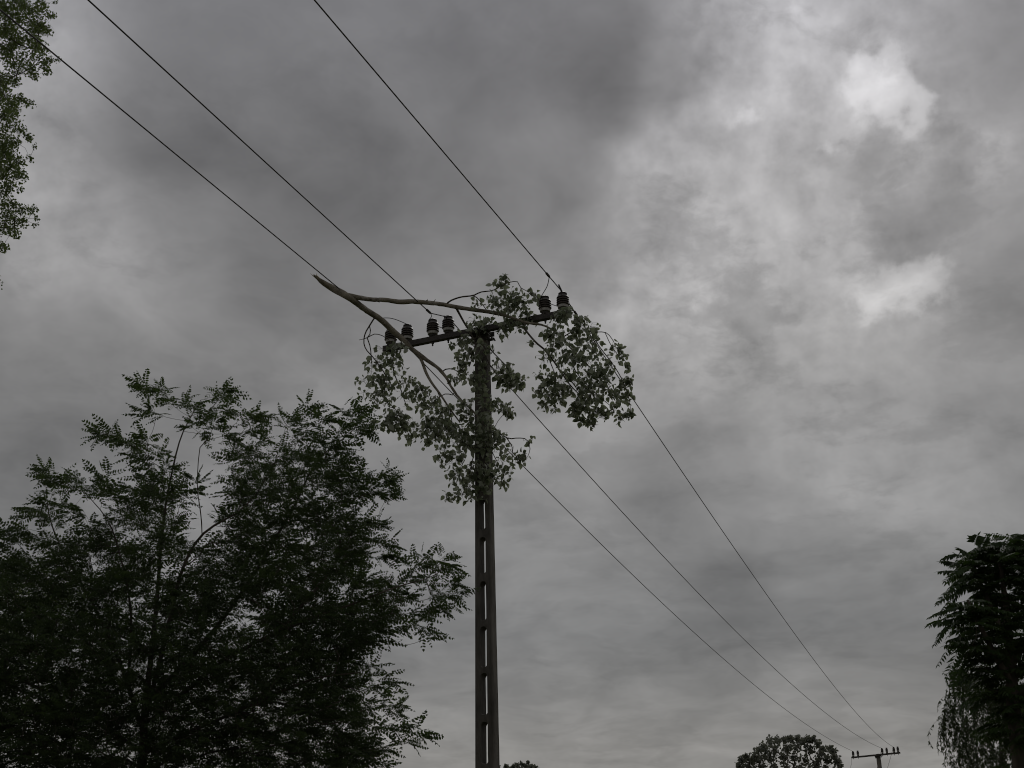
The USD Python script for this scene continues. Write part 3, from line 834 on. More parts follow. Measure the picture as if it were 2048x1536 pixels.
for c, cnt, r in zip(centres, counts, rads):
    near = spurs[np.linalg.norm(spurs - c, axis=1) < r * 1.15 + 0.02]
    if len(near) == 0:
        near = c[None]
    for k in range(int(round(cnt * 2.9))):
        e0 = c + unit(rng.normal(0, 1, 3)) * r * 1.45 * rng.random() ** 0.5 + (0, 0, 0.03)
        s0 = near[np.argmin(np.linalg.norm(near - e0, axis=1))]
        v = e0 - s0; dv = np.linalg.norm(v)
        e0 = s0 + v / max(dv, 1e-6) * min(dv, 0.105)
        ax = unit(rng.normal(0, 0.5, 3) + (0, 0, -0.75) + unit(v) * 0.25)
        ln = float(np.clip(rng.normal(0.064, 0.018), 0.028, 0.105))
        B_.append(e0); A_.append(ax); N_.append(rng.normal(0, 1, 3) * (1, 1, 0.6)); L_.append(ln); W_.append(ln * rng.uniform(0.70, 0.95)); S_.append(s0)
V_, F_ = blades(np.array(B_), np.array(A_), np.array(N_), np.array(L_), np.array(W_), fold=rng.uniform(0.05, 0.7, len(B_)), curl=rng.uniform(-0.25, 0.55, len(B_)))
pets = [tube([s, (s + e) / 2 + (0, 0, 0.004), e], 0.0014, 3, cap=False) for s, e in zip(S_, B_)]
limbs, twigs = sk.meshes(0.0019, 0.40, 0.012, 5)
for k, m in enumerate(limbs):
    # knots and leaf scars along the bare limbs
    if k < 2:
        knots = []
        base_ch = sk.chains[k][0]
        for q in rng.choice(len(base_ch) - 6, 9, replace=False) + 3:
            c = P_[base_ch[q]]; rr = sk.rmin[base_ch[q]]
            s_ = trimesh.creation.icosphere(1, max(rr * 0.42, 0.006)); s_.apply_translation(c + unit(rng.normal(0, 1, 3)) * rr * 0.85); knots.append(s_)
        for q in rng.choice(len(base_ch) - 8, 6, replace=False) + 4:
            c = P_[base_ch[q]]; d_ = unit(rng.normal(0, 1, 3) + (0, 0, 0.3))
            knots.append(tube([c, c + d_ * 0.05, c + d_ * 0.07 + (0, 0, 0.01)], [0.007, 0.005, 0.003], 5))
        v_ = np.array(m.vertices)
        m.vertices = v_ + (meshkit.fbm(v_ * 28, 3, 3)[:, None] - 0.5) * 0.016 * unit(rng.normal(0, 0.3, 3) + v_ - v_[np.clip(np.arange(len(v_)) - 9, 0, None)])
        v_ = np.array(m.vertices)
        m.vertices = v_ + (meshkit.fbm(np.stack([v_[:, 0], v_[:, 1], v_[:, 2]], 1) * 45 + 7, 2, 9)[:, None] - 0.5) * np.array([0.004, 0.004, 0.012])
        m = cat([m] + knots)
    bpart('limb' if k < n_limb else 'side_twig', m, M['bark_pale'] if k < n_limb else M['twig'], smooth=60)
butt = at(632, 554, 15.82)
fwd_ = unit(at(628, 549, 15.8) - at(646, 565, 15.88))
spl = []
for k in range(9):
    o_ = rng.normal(0, 0.012, 3)
    spl.append(tube([butt - fwd_ * 0.05 + o_, butt + o_ * 1.1, butt + fwd_ * rng.uniform(0.02, 0.09) + o_ * 1.4 + rng.normal(0, 0.006, 3)], [0.009, 0.006, 0.001], 4))
bpart('torn_end', cat(spl), M['heartwood'])
bpart('twigs', cat(twigs), M['twig'], kind='stuff', smooth=True)
bpart('leaf_stalks', cat(pets), M['twig'], kind='stuff')
area = seen_area(V_)
big = np.argsort(-area)[:300]
for k in big:
    bpart('leaf', trimesh.Trimesh(V_[k], BLADE_F, process=False), M['poplar_leaf'], smooth=True)
rest = np.setdiff1d(np.arange(len(V_)), big)
bpart('foliage', soup(V_[rest], BLADE_F[None] + (np.arange(len(rest)) * len(BLADE))[:, None, None]), M['poplar_leaf'], smooth=True, kind='stuff')


# ------------------------------------------------------------------ trees
def poly_mask(poly):
    from shapely.geometry import Polygon
    return Polygon(poly)


def pinnate_tree(name, label, root, limbs_, targets, leaf_n, leaf_len, leaf_mat, rng, tip, crown_axis, n_parts=300, up=0.15, prefer=None, limb_cap=0.03, bark='bark_dark', **pk):
    rp = thing(name, label, 'tree', root)
    R0 = np.asarray(root, float)

    def tp(nm, mesh, m, **k):
        mesh = mesh.copy(); mesh.apply_translation(-R0)
        return part(rp, nm, mesh, m, **k)
    s = Skeleton()
    for L in limbs_:
        s.limb(L, 0.15)
    ends = s.reach(targets, rng, 0.13, up, 0.10)
    lm, tw = s.meshes(tip, 0.46, limb_cap, 5)
    tp('trunk', lm[0], M[bark], smooth=60)
    for m in lm[1:]:
        tp('limb', m, M[bark], smooth=60)
    tp('branches', cat(tw), M['twig'], smooth=True, kind='stuff')
    P = np.array(s.p)
    base, ax, nn, ln, src = [], [], [], [], []
    for k, (t, e) in enumerate(zip(targets, ends)):
        q, pr = P[e], P[s.par[e]]
        pp = P[s.par[s.par[e]]] if s.par[s.par[e]] >= 0 else pr
        out = unit(np.array([q[0] - crown_axis[0], q[1] - crown_axis[1], 0.0]))
        gdir = unit(q - pp)
        nk = leaf_n if np.isscalar(leaf_n) else leaf_n[k]
        for i in range(int(nk)):
            f = rng.random()
            b = q + (pr - q) * f * (0 if i == 0 else 1)
            d = unit(gdir * 0.5 + out * 0.55 + rng.normal(0, 0.62, 3) * (1, 1, 0.45) + (0, 0, 0.05))
            base.append(b); ax.append(d); nn.append(unit(rng.normal(0, 0.5, 3) + (0, -0.15, 1.0))); ln.append(rng.uniform(*leaf_len)); src.append(k)
    src = np.array(src); base = np.array(base); ax = np.array(ax); nn = np.array(nn); ln = np.array(ln)
    fine = prefer[src]
    leaves = place_leaves(leaf_pool(90, rng, **pk), base[fine], ax[fine], nn[fine], ln[fine], rng)
    leaves += place_leaves(leaf_pool(90, rng, shape=DIAM, faces=DIAM_F, **pk), base[~fine], ax[~fine], nn[~fine], ln[~fine], rng)
    order = np.concatenate([np.where(fine)[0], np.where(~fine)[0]])
    src, base = src[order], base[order]
    sizes = np.array([np.prod(np.ptp(px_of(m.vertices), axis=0)) for m in leaves])
    score = sizes.copy()
    if prefer is not None:
        score = np.where(prefer[src], sizes + 1e6, sizes)
    q = px_of(np.array(base))
    score = np.where((q[:, 0] > -5) & (q[:, 0] < 2053) & (q[:, 1] > 0) & (q[:, 1] < 1536), score, -1)
    order = np.argsort(-score)
    for k in order[:n_parts]:
        tp('leaf', leaves[k], leaf_mat)
    tp('crown', cat([leaves[k] for k in order[n_parts:]]), leaf_mat, kind='stuff')
    return rp


# --- the locust tree left of the near pole
rng = np.random.default_rng(21)
YL = 15.2
SPRAYS = """300 767 18;322 777 16;287 774 12;276 768 8;340 795 16;365 800 16;388 812 14;312 822 14;292 824 10;440 778 16;456 788 12;434 800 16;412 830 20;420 845 18;448 818 12;376 846 18;400 858 20;488 826 16;510 832 12;524 834 8;500 862 18;520 874 12;470 880 18;448 870 14;
205 864 12;225 862 16;245 866 14;194 868 6;240 880 12;270 886 14;290 886 14;300 870 12;266 905 16;290 914 20;320 900 16;310 934 24;338 930 18;345 960 20;370 980 18;382 962 14;318 965 14;330 990 18;300 985 12;
560 842 16;580 836 16;598 842 18;620 812 16;630 826 16;652 836 16;680 816 16;702 816 16;718 832 14;698 850 20;680 860 18;718 856 12;732 858 6;610 862 18;640 872 18;650 895 16;590 872 14;680 890 12;620 915 18;660 925 18;688 920 14;700 935 9;695 950 16;718 955 12;710 970 10;740 960 10;764 948 8;778 944 6;765 962 10;780 958 8;786 975 7;775 986 9;755 984 12;730 985 14;700 985 14;680 1000 12;660 960 14;
86 944 10;100 946 12;130 950 14;158 955 12;114 966 10;150 970 12;184 968 12;210 950 12;225 966 16;205 985 16;235 985 14;262 968 12;72 1016 10;58 1024 6;94 1010 14;98 1036 14;128 1005 16;150 1010 16;120 1040 16;170 1020 16;180 1050 18;10 1066 10;30 1060 12;45 1056 8;38 1076 10;20 1084 12;55 1110 14;70 1070 12;8 1120 12;36 1120 12;
728 1042 14;758 1050 12;712 1060 16;742 1076 16;772 1090 12;784 1106 8;758 1110 14;838 1110 12;830 1130 12;850 1126 8;880 1120 10;894 1108 8;904 1128 8;890 1140 8;866 1138 8;810 1150 14;850 1155 12;904 1168 10;916 1180 6;884 1186 12;860 1190 16;820 1190 18;790 1180 20;900 1206 6;880 1212 10;850 1220 16;820 1226 18;838 1246 8;854 1256 6;866 1264 4;780 1230 18;800 1256 12;760 1256 14;740 1276 12;768 1280 8;720 1300 12;738 1338 8;750 1328 6;768 1354 8;782 1363 5;742 1366 14;716 1360 14;760 1394 12;788 1406 10;730 1412 14;788 1426 12;818 1440 8;834 1456 5;840 1470 5;812 1466 8;828 1480 4;780 1450 12;750 1450 14;768 1500 8;758 1528 6;740 1500 14;734 1470 12;735 1530 12"""
sp = np.array([list(map(float, r.split())) for r in SPRAYS.replace('\n', '').split(';')])
t_out = []
for x, y, r in sp:
    for k in range(2 if r > 9 else 1):
        q = r * 0.5
        t_out.append(at(x + rng.uniform(-q, q), y + rng.uniform(-q, q) * 0.8 + 3, YL + rng.uniform(-0.7, 0.7)))
body = poly_mask([(-220, 1150), (-60, 1110), (20, 1120), (90, 1075), (190, 1085), (240, 1010), (290, 950), (350, 950), (368, 1090), (425, 1085), (440, 1000), (455, 900), (510, 895), (560, 880), (600, 850), (660, 880), (690, 940), (690, 1010), (715, 1045), (720, 1085), (740, 1130), (790, 1190), (800, 1215), (740, 1265), (705, 1310), (695, 1380), (720, 1440), (735, 1536), (720, 1720), (-220, 1720)])
from shapely.geometry import Point
t_in = []
for _ in range(90000):
    if len(t_in) >= 6400:
        break
    x, y = rng.uniform(-220, 800), rng.uniform(890, 1720)
    p = Point(x, y)
    if not body.contains(p):
        continue
    dens = np.interp(y, [900, 1050, 1150, 1250, 1400], [0.62, 0.8, 0.9, 1.0, 1.0])
    if rng.random() > dens or (meshkit.noise(np.array([x / 55, y / 38, 1.7])) < 0.30 and y < 1260):
        continue
    if (x - 392) ** 2 / 30 ** 2 + (y - 1035) ** 2 / 40 ** 2 < 1:
        continue
    e = min(1.0, body.exterior.distance(p) / 190)
    half = 0.35 + 1.5 * math.sqrt(e)
    t_in.append(at(x, y, YL + rng.uniform(-half, half)))
T_ = np.array(t_out + t_in)
root = at(285, 1500, YL); root[2] = 0
tr = lambda rows_: trace([(x, y, YL + d, r) for x, y, d, r in rows_])
base_l = [(root[0] - 0.10, root[1] + 0.05, -0.15, 0.17), (root[0] - 0.06, root[1], 0.6, 0.14), (root[0] - 0.02, root[1], 1.6, 0.125), (root[0], root[1], 2.4, 0.115)]
L_main = base_l + tr([(285, 1520, 0, 17), (290, 1420, 0.05, 13), (303, 1310, 0.1, 10), (313, 1210, 0.15, 8), (320, 1120, 0.15, 6), (330, 1020, 0.1, 4.5), (345, 940, 0.05, 3.6), (360, 880, 0, 2.8), (378, 840, 0, 2.0), (402, 800, 0, 1.4)])
L_two = tr([(290, 1440, 0, 10), (330, 1280, -0.3, 8), (352, 1180, -0.4, 6.6), (376, 1112, -0.45, 5.6), (404, 1070, -0.5, 4.8), (438, 1045, -0.5, 4), (474, 1026, -0.5, 3.2), (515, 985, -0.45, 2.4), (545, 930, -0.4, 1.6)])
L_twob = tr([(404, 1068, -0.5, 2.0), (402, 1030, -0.48, 1.8), (395, 980, -0.45, 1.6), (396, 930, -0.42, 1.3), (400, 895, -0.4, 1.0)])
L_three = tr([(300, 1400, 0.1, 10), (420, 1270, 0.3, 8), (500, 1160, 0.5, 6.5), (555, 1070, 0.5, 5.5), (590, 1010, 0.5, 4.6), (615, 955, 0.45, 3.6), (645, 910, 0.4, 2.8), (688, 876, 0.4, 1.8), (715, 850, 0.4, 1.0)])
L_four = tr([(305, 1440, -0.1, 9), (450, 1320, -0.5, 7), (590, 1250, -0.7, 5.2), (700, 1210, -0.8, 3.8), (790, 1175, -0.8, 2.6), (860, 1155, -0.7, 1.7), (890, 1135, -0.6, 1)])
L_fourb = tr([(560, 1264, -0.7, 3.5), (680, 1105, -0.3, 2.6), (640, 1010, -0.2, 2.2), (690, 1005, -0.1, 1.8), (740, 985, 0, 1.2)])
L_five = tr([(285, 1460, 0.1, 9), (230, 1300, 0.4, 7), (170, 1180, 0.5, 5), (120, 1090, 0.5, 3.4), (98, 1030, 0.5, 2), (92, 975, 0.5, 1.2)])
L_fiveb = tr([(256, 1375, 0.2, 6), (262, 1230, -0.3, 4.5), (240, 1110, -0.5, 3.2), (215, 1040, -0.5, 2.2), (170, 985, -0.5, 1.3)])
L_six = tr([(300, 1500, -0.2, 8), (480, 1420, -0.7, 6), (620, 1360, -0.9, 4), (720, 1345, -0.9, 2)])
L_seven = tr([(280, 1500, 0.2, 8), (120, 1400, 0.5, 5.5), (-20, 1330, 0.6, 4), (-130, 1290, 0.6, 2)])
pref = np.arange(len(T_)) < len(t_out)
LIMBS = [[(x, y, z, r * (0.5 if z > 2.6 else 0.75)) for x, y, z, r in L] for L in (L_main, L_two, L_twob, L_three, L_four, L_fourb, L_five, L_fiveb, L_six, L_seven)]
pinnate_tree('locust_tree', 'large feathery locust tree rising at lower left beside the near pole', root, LIMBS, T_, np.where(pref, 7, 5), (0.16, 0.28), M['locust_leaf'], rng, 0.0019, root, 300, 0.1, pref, 0.02,
             pairs=7, leaflet=0.225, wide=0.125, droop=0.30, hang=0.25)

# --- the tree of heaven at the right edge
rng = np.random.default_rng(33)
YA = 17.0
root = at(2030, 1500, YA); root[2] = 0
tr = lambda rows_: trace([(x, y, YA + d, r) for x, y, d, r in rows_])
A_main = [(root[0] + 0.1, root[1], -0.15, 0.15), (root[0] + 0.05, root[1], 1.2, 0.12), (root[0], root[1], 2.6, 0.10)] + tr([(2030, 1440, 0, 13), (2022, 1340, 0, 10), (2015, 1240, 0.05, 7), (2005, 1160, 0.1, 4.5), (1995, 1095, 0.1, 3)])
A_l = [A_main, tr([(2024, 1370, 0, 7), (1985, 1300, -0.3, 5), (1955, 1240, -0.4, 3.5), (1935, 1200, -0.4, 2.5)]), tr([(2018, 1290, 0, 6), (1980, 1210, 0.2, 4.5), (1955, 1150, 0.3, 3), (1945, 1120, 0.3, 2)]),
       tr([(2024, 1330, 0, 7), (2070, 1240, 0.1, 5), (2085, 1150, 0.2, 4), (2070, 1090, 0.2, 3)]), tr([(2030, 1400, 0, 7), (2100, 1330, -0.3, 5), (2150, 1260, -0.3, 3)])]
hubs = [(1948, 1112, .3), (1958, 1098, .1), (1990, 1092, .1), (2012, 1086, 0), (2046, 1078, .2), (2070, 1082, .2), (1936, 1140, .3), (1950, 1160, .2), (1938, 1200, -.4), (1932, 1225, -.3), (1950, 1240, -.4), (1970, 1130, .2), (1995, 1125, .1), (2025, 1115, 0), (2040, 1140, .1), (1975, 1180, .3), (2000, 1160, .3), (1965, 1215, -.2), (1990, 1215, 0), (2015, 1190, .2), (2045, 1190, .1), (1955, 1270, -.4), (1980, 1255, -.2), (2005, 1245, 0), (2035, 1235, .3), (1945, 1290, -.3), (1970, 1300, -.2), (1995, 1295, .1), (2020, 1285, .2), (2050, 1280, 0), (2080, 1150, 0), (2090, 1220, .2), (2085, 1290, 0), (1960, 1330, -.2), (1985, 1340, 0), (2015, 1335, .2), (2045, 1340, .1), (2090, 1350, 0), (2120, 1290, 0), (2130, 1180, 0), (2000, 1385, 0), (2040, 1400, 0), (2080, 1420, 0), (2030, 1460, 0), (2070, 1480, 0), (2010, 1430, .2), (2045, 1520, 0), (1975, 1380, 0.4)]
T_ = np.array([at(x, y, YA + d + rng.uniform(-.25, .25)) for x, y, d in hubs for _ in range(2 if x > 1960 else 1)])
rp = thing('tree_of_heaven', 'dark tree with long drooping fern-like leaves at the right edge, above the weeping tree', 'tree', root)
R0 = root.copy()


def ap(nm, mesh, m, **k):
    mesh = mesh.copy(); mesh.apply_translation(-R0)
    return part(rp, nm, mesh, m, **k)


s = Skeleton()
for L in A_l:
    s.limb(L, 0.15)
ends = s.reach(T_, rng, 0.13, 0.1, 0.08)
lm, tw = s.meshes(0.006, 0.42, 0.03, 5)
ap('trunk', lm[0], M['bark_dark'], smooth=60)
for m in lm[1:]:
    ap('limb', m, M['bark_dark'], smooth=60)
ap('branches', cat(tw), M['bark_dark'], smooth=True, kind='stuff')
FR = [((1930, 1112), (1880, 1098)), ((1926, 1130), (1880, 1119)), ((1948, 1156), (1873, 1186)), ((1951, 1170), (1878, 1197)), ((1918, 1220), (1853, 1218)), ((1918, 1240), (1853, 1237)), ((1906, 1240), (1870, 1277)), ((1938, 1256), (1878, 1314)), ((1944, 1262), (1897, 1332)), ((1938, 1296), (1911, 1352)), ((1948, 1092), (1955, 1062)), ((1980, 1080), (2000, 1072)), ((2024, 1080), (2046, 1056)), ((1940, 1110), (1915, 1092)), ((1952, 1200), (1890, 1212)), ((1948, 1130), (1888, 1146)), ((1930, 1180), (1880, 1215)), ((1960, 1100), (1975, 1068)), ((1930, 1250), (1902, 1290)), ((1955, 1140), (1900, 1165))]
base, ax, nn, ln = [], [], [], []
for (x0, y0), (x1, y1) in FR:
    d0 = YA + rng.uniform(-0.35, 0.1)
    a_, b_ = at(x0, y0, d0), at(x1, y1, d0 - rng.uniform(-0.1, 0.15))
    L = np.linalg.norm(b_ - a_)
    base.append(a_); ax.append(unit(b_ - a_ + np.array([0, 0, 0.16 * L]))); nn.append(unit(rng.normal(0, 0.2, 3) + (0, -0.55, 1))); ln.append(L)
for t, e in zip(T_, ends):
    q = np.array(s.p[e])
    out = unit(np.array([q[0] - root[0], q[1] - root[1], 0]) + 1e-6)
    for k in range(7):
        az = k * 2.4 + rng.uniform(-.3, .3)
        d = unit(np.array([math.cos(az), math.sin(az), rng.uniform(0.0, 0.55)]) + out * 0.3)
        base.append(q + rng.normal(0, 0.02, 3) - np.array([0, 0, rng.uniform(0, .12)])); ax.append(d); nn.append(unit(rng.normal(0, 0.2, 3) + (0, 0, 1))); ln.append(rng.uniform(0.40, 0.66) * (0.62 if px_of(q)[0, 0] < 1978 else 1.0))
lv = pinnate(base, np.array(ax), np.array(nn), ln, rng, pairs=14, leaflet=0.125, wide=0.040, droop=0.36, hang=0.42, first=0.16, shape=LANCE, faces=OVAL_F)
q = px_of(np.array([m.vertices.mean(0) for m in lv]))
size = np.array([np.prod(np.ptp(px_of(m.vertices), axis=0)) for m in lv]) * ((q[:, 0] < 2048) & (q[:, 1] < 1536))
size[:len(FR)] += 1e6
order = np.argsort(-size)
for k in order[:300]:
    ap('leaf', lv[k], M['ailanthus_leaf'])
ap('crown', cat([lv[k] for k in order[300:]]), M['ailanthus_leaf'], kind='stuff')


# --- small-leaved crowns: leaves scattered round twig ends
def leafy_crown(name, label, root, limbs_, centres, rad, per, leaf, mat_, rng, tip, shape=OVAL, faces=OVAL_F, wide=0.75, up=None, limb_cap=0.05, group=None, flat=1.0):
    rp = thing(name, label, 'tree', root, group=group)
    R0 = np.asarray(root, float)

    def tp(nm, mesh, m, **k):
        mesh = mesh.copy(); mesh.apply_translation(-R0)
        return part(rp, nm, mesh, m, **k)
    s = Skeleton()
    for L in limbs_:
        s.limb(L, 0.3)
    s.reach(centres, rng, 0.25, up, 0.1)
    rad = np.broadcast_to(np.asarray(rad, float), (len(centres),))
    n0 = len(s.p)
    tips = np.concatenate([c + unit(rng.normal(0, 1, (3, 3))) * r * 0.85 for c, r in zip(centres, rad)])
    s.reach(tips, rng, 0.12, None, 0.08)
    lm, tw = s.meshes(tip, 0.45, limb_cap, 4)
    tp('trunk', lm[0], M['bark_dark'], smooth=60)
    for m in lm[1:]:
        tp('limb', m, M['bark_dark'], smooth=60)
    tp('branches', cat(tw), M['twig'], smooth=True, kind='stuff')
    idx = np.repeat(np.arange(len(centres)), np.maximum(4, np.broadcast_to(per, (len(centres),)).astype(int)))
    n = len(idx)
    v = unit(rng.normal(0, 1, (n, 3))) * (rng.random((n, 1)) ** 0.5) * (1, 1, flat)
    b = np.asarray(centres)[idx] + v * rad[idx][:, None] * 1.1
    a = unit(rng.normal(0, 0.7, (n, 3)) + (0, 0, -0.5))
    ln = leaf * rng.uniform(0.65, 1.2, n)
    V, Fc = blades(b, a, rng.normal(0, 1, (n, 3)), ln, ln * wide, shape, faces, 0.15, 0.1)
    tp('crown', soup(V, Fc), mat_, kind='stuff')


# --- the tall poplar at the left edge
rng = np.random.default_rng(44)
YP = 19.0
root = at(-330, 900, YP); root[2] = 0
tops = """85 8 12;102 30 8;62 18 14;40 40 16;80 52 10;95 60 10;60 80 12;30 82 16;76 82 10;100 120 8;114 118 5;86 130 10;60 140 12;95 140 8;70 152 8;30 130 16;30 160 12;8 100 16;8 190 14;40 195 10;55 205 8;66 207 5;20 206 12;10 230 14;25 225 10;15 255 14;40 260 10;56 274 8;71 292 6;60 276 6;8 290 14;30 284 10;18 310 14;60 316 7;40 325 10;34 345 10;45 352 9;40 376 7;10 380 12;20 374 10;10 405 12;25 412 10;45 420 10;66 420 8;75 436 6;70 450 6;45 446 9;30 440 10;30 460 10;35 472 7;8 455 12;4 490 10;10 500 5;10 20 18;45 10 14;12 60 16;110 4 6;20 330 12;8 350 14;15 430 12"""
c_ = [tuple(map(float, r.split())) for r in tops.split(';')]
cen, rad = [], []
for x, y, r in c_:
    for k in range(1 if r < 8 else 2):
        d = YP + rng.uniform(-0.5, 0.5)
        cen.append(at(x + rng.uniform(-.3, .3) * r, y + rng.uniform(-.3, .3) * r, d)); rad.append(max(r, 6) * MPP * d * 0.9)
for k in range(64):
    x, y = (rng.uniform(-5, 88), rng.uniform(-20, 158)) if k < 42 else (rng.uniform(-10, 34), rng.uniform(150, 360))
    d = YP + rng.uniform(-0.9, 0.9)
    cen.append(at(x, y, d)); rad.append(13 * MPP * d)
for k in range(110):
    x, y = rng.uniform(-260, -5), rng.uniform(-120, 700)
    d = YP + rng.uniform(-1.2, 1.2)
    cen.append(at(x, y, d)); rad.append(18 * MPP * d)
for k in range(75):
    x, y = rng.uniform(-150, 135), rng.uniform(1130, 1450)
    if x > 60 and y > 1380:
        continue
    d = YP + rng.uniform(-0.8, 0.8)
    cen.append(at(x, y, d)); rad.append(15 * MPP * d)
tk = [(root[0], YP, -0.2, 0.32), (root[0], YP, 4, 0.26), (root[0] + 0.1, YP, 8, 0.2), (root[0] + 0.15, YP, 12, 0.14), (root[0] + 0.2, YP, 16.5, 0.05)]
lim = [tk] + [[(root[0], YP, h, 0.08), (root[0] + 0.7, YP + dy, h + 0.6, 0.06), (at(x, y, YP)[0], YP + dy * 1.5, at(x, y, YP)[2], 0.02)] for h, dy, x, y in ((12.3, 0.3, -40, 60), (10.2, -0.3, -40, 300), (9.0, 0.2, -40, 450), (11.2, -0.2, -30, 180), (2.6, 0.3, -40, 1250), (3.4, -0.3, -60, 1150))]
leafy_crown('tall_poplar', 'tall tree of small rounded leaves at the left edge, above and behind the locust', root, lim, np.array(cen), np.array(rad) * 1.45, 95 * np.clip(np.array(rad) / 0.10, 0.35, 2.2) ** 1.6, 0.038, M['tall_leaf'], rng, 0.0022, BLADE, BLADE_F, 0.85)

# --- the weeping tree under the tree of heaven
rng = np.random.default_rng(55)
YW = 21.5
root = at(2060, 1520, YW); root[2] = 0
rp = thing('weeping_tree', 'fine-leaved weeping tree with hanging twigs at the lower right corner', 'tree', root)
R0 = root.copy()
s = Skeleton()
s.limb([(root[0], root[1], -0.2, 0.16), (root[0] - 0.05, root[1], 1.8, 0.13), (root[0] - 0.1, root[1], 3.2, 0.10), *trace([(2050, 1440, YW, 9), (2035, 1390, YW, 6), (2010, 1350, YW, 4), (1975, 1336, YW, 3), (1940, 1335, YW, 2)])], 0.2)
tips = [(1897, 1345), (1905, 1340), (1915, 1338), (1925, 1345), (1935, 1350), (1945, 1345), (1955, 1352), (1900, 1385), (1910, 1400), (1895, 1420), (1890, 1435), (1905, 1430), (1920, 1395), (1935, 1400), (1950, 1390), (1965, 1370), (1980, 1360), (1995, 1370), (2010, 1365), (2025, 1375), (2040, 1370), (1970, 1400), (1990, 1410), (2010, 1420), (2030, 1415), (1915, 1440), (1935, 1450), (1955, 1440), (1975, 1450), (1995, 1455), (2015, 1460), (2040, 1450), (1900, 1480), (1920, 1490), (1940, 1485), (1960, 1495), (1980, 1500), (2005, 1500), (2030, 1490), (1908, 1510), (1925, 1520), (1950, 1525), (2060, 1380), (2070, 1430), (2080, 1480), (2060, 1510), (2000, 1530), (2030, 1535)]
C = np.array([at(x, y, YW + rng.uniform(-0.9, 0.9) * min(1, (x - 1885) / 60)) for x, y in tips for _ in range(6 if x > 1925 else 3)]) + rng.normal(0, 0.05, (sum(6 if x > 1925 else 3 for x, y in tips), 3))
ends = s.reach(C, rng, 0.15, None, 0.15, -0.12)
strands, b, a, nrm, ln = [], [], [], [], []
for e in ends:
    q = np.array(s.p[e])
    for k in range(3):
        L = rng.uniform(0.22, 0.62)
        sway = rng.normal(0, 0.10, 3) * (1, 1, 0)
        t = np.linspace(0, 1, 7)[:, None]
        st = q + rng.normal(0, 0.04, 3) + np.array([0, 0, -1.0]) * L * t + sway * (t ** 0.6) + np.array([0.05, 0, 0.0]) * rng.normal() * np.sin(t * 3)
        strands.append(tube(st, np.linspace(0.0022, 0.0012, 7), 3, cap=False))
        m = int(L / 0.014)
        f = rng.random(m)
        b.append(np.stack([np.interp(f, t[:, 0], st[:, i]) for i in range(3)], 1)); a.append(unit(rng.normal(0, 0.5, (m, 3)) * (1, 1, 0.5) + (0, 0, -0.7))); nrm.append(rng.normal(0, 1, (m, 3))); ln.append(rng.uniform(0.035, 0.062, m))
b, a, nrm, ln = map(np.concatenate, (b, a, nrm, ln))
V, Fc = blades(b, a, nrm, ln, ln * 0.36, LANCE, OVAL_F, 0.1, 0.1)


def wp(nm, mesh, m, **k):
    mesh = mesh.copy(); mesh.apply_translation(-R0)
    return part(rp, nm, mesh, m, **k)


lm, tw = s.meshes(0.003, 0.42, 0.03, 4)
wp('trunk', lm[0], M['bark_dark'], smooth=60)
wp('branches', cat(tw + strands), M['twig'], smooth=True, kind='stuff')
wp('crown', soup(V, Fc), M['willow_leaf'], kind='stuff')

# --- far trees on the horizon
rng = np.random.default_rng(66)


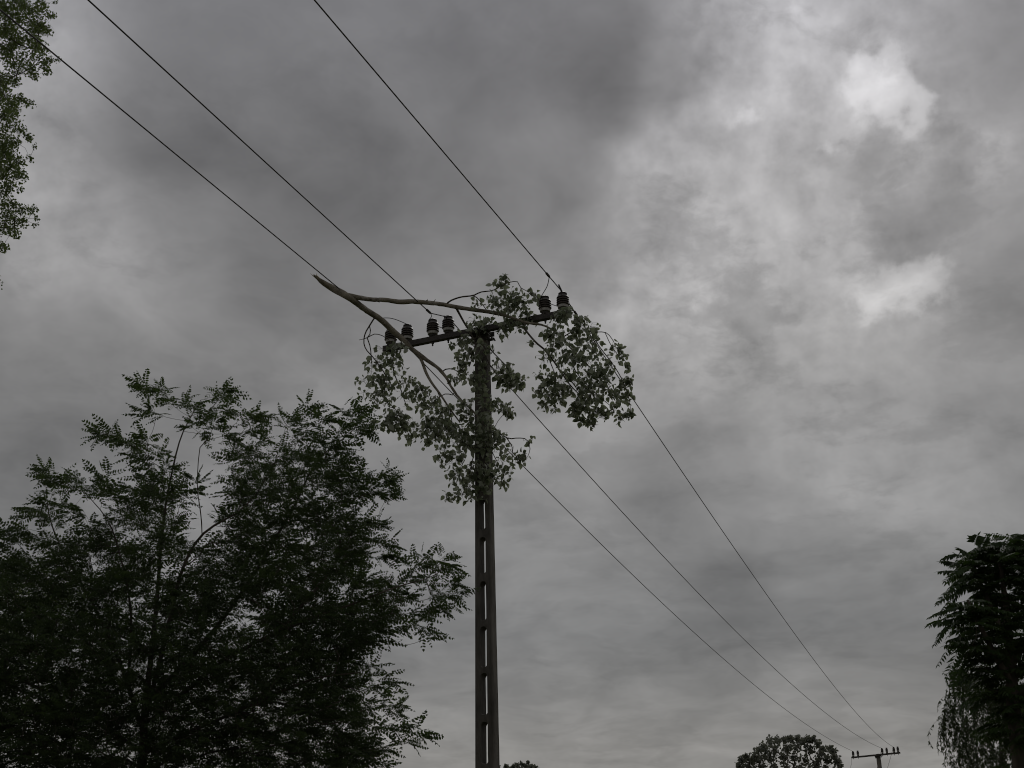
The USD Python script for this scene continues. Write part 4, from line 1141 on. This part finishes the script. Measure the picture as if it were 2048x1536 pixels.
def far_tree(label, y0, lumps, rootx, leaf, per, trunk_r):
    cen, rad = [], []
    for x, y, r in lumps:
        for k in range(3):
            d = y0 + rng.uniform(-2.5, 2.5)
            cen.append(at(x + rng.uniform(-.3, .3) * r, y + rng.uniform(-.2, .2) * r, d)); rad.append(r * MPP * d * rng.uniform(0.5, 0.95))
    root = at(rootx, 1530, y0); root[2] = 0
    top = max(c[2] for c in cen)
    tk = [(root[0], y0, -0.3, trunk_r), (root[0], y0, top * 0.3, trunk_r * 0.8), (root[0] + 0.2, y0, top * 0.6, trunk_r * 0.5), (root[0] + 0.1, y0, top * 0.86, trunk_r * 0.2)]
    leafy_crown('distant_tree', label, root, [tk], np.array(cen), rad, per, leaf, M['far_leaf'], rng, 0.012, wide=0.8, up=0.6, limb_cap=0.15)


far_tree('round bushy tree far off on the horizon, left of the small distant pole', 118.0,
         [(1482, 1519, 9), (1492, 1512, 7), (1500, 1518, 9), (1510, 1510, 7), (1517, 1500, 8), (1528, 1491, 9), (1540, 1483, 9), (1553, 1480, 8), (1566, 1478, 8), (1580, 1477, 8), (1594, 1476, 8), (1604, 1482, 7), (1615, 1478, 7), (1627, 1478, 8), (1636, 1487, 8), (1646, 1497, 8), (1660, 1495, 7), (1666, 1500, 6), (1668, 1512, 8), (1675, 1523, 8), (1680, 1530, 6), (1530, 1506, 12), (1550, 1498, 12), (1572, 1494, 12), (1594, 1494, 12), (1618, 1498, 12), (1640, 1510, 12), (1655, 1518, 10), (1520, 1520, 12), (1542, 1516, 12), (1564, 1514, 13), (1588, 1514, 13), (1612, 1518, 13), (1634, 1526, 12), (1480, 1532, 9), (1500, 1534, 11), (1525, 1536, 12), (1550, 1536, 13), (1575, 1536, 14), (1600, 1538, 14), (1625, 1542, 13), (1650, 1540, 12), (1672, 1542, 10), (1500, 1556, 14), (1530, 1560, 15), (1560, 1562, 15), (1590, 1562, 15), (1620, 1564, 15), (1650, 1562, 14), (1675, 1560, 10), (1540, 1586, 15), (1580, 1588, 16), (1620, 1588, 15), (1600, 1610, 14), (1570, 1610, 14)], 1585, 0.27, 27, 0.42)
far_tree('top of a faint bush on the horizon just right of the near pole', 150.0,
         [(1035, 1530, 4), (1028, 1532, 3), (1043, 1527, 3), (1056, 1524, 3), (1050, 1531, 4), (1062, 1531, 4), (1071, 1535, 4), (1022, 1536, 3), (1040, 1536, 7), (1058, 1538, 8), (1072, 1542, 6), (1012, 1532, 3), (980, 1534, 5), (995, 1536, 6), (1010, 1540, 6), (1025, 1545, 8), (1045, 1550, 9), (1065, 1552, 8), (985, 1545, 7), (1000, 1552, 8), (1020, 1560, 9), (1045, 1566, 10), (1005, 1572, 8), (1030, 1580, 9)], 1030, 0.26, 26, 0.25)
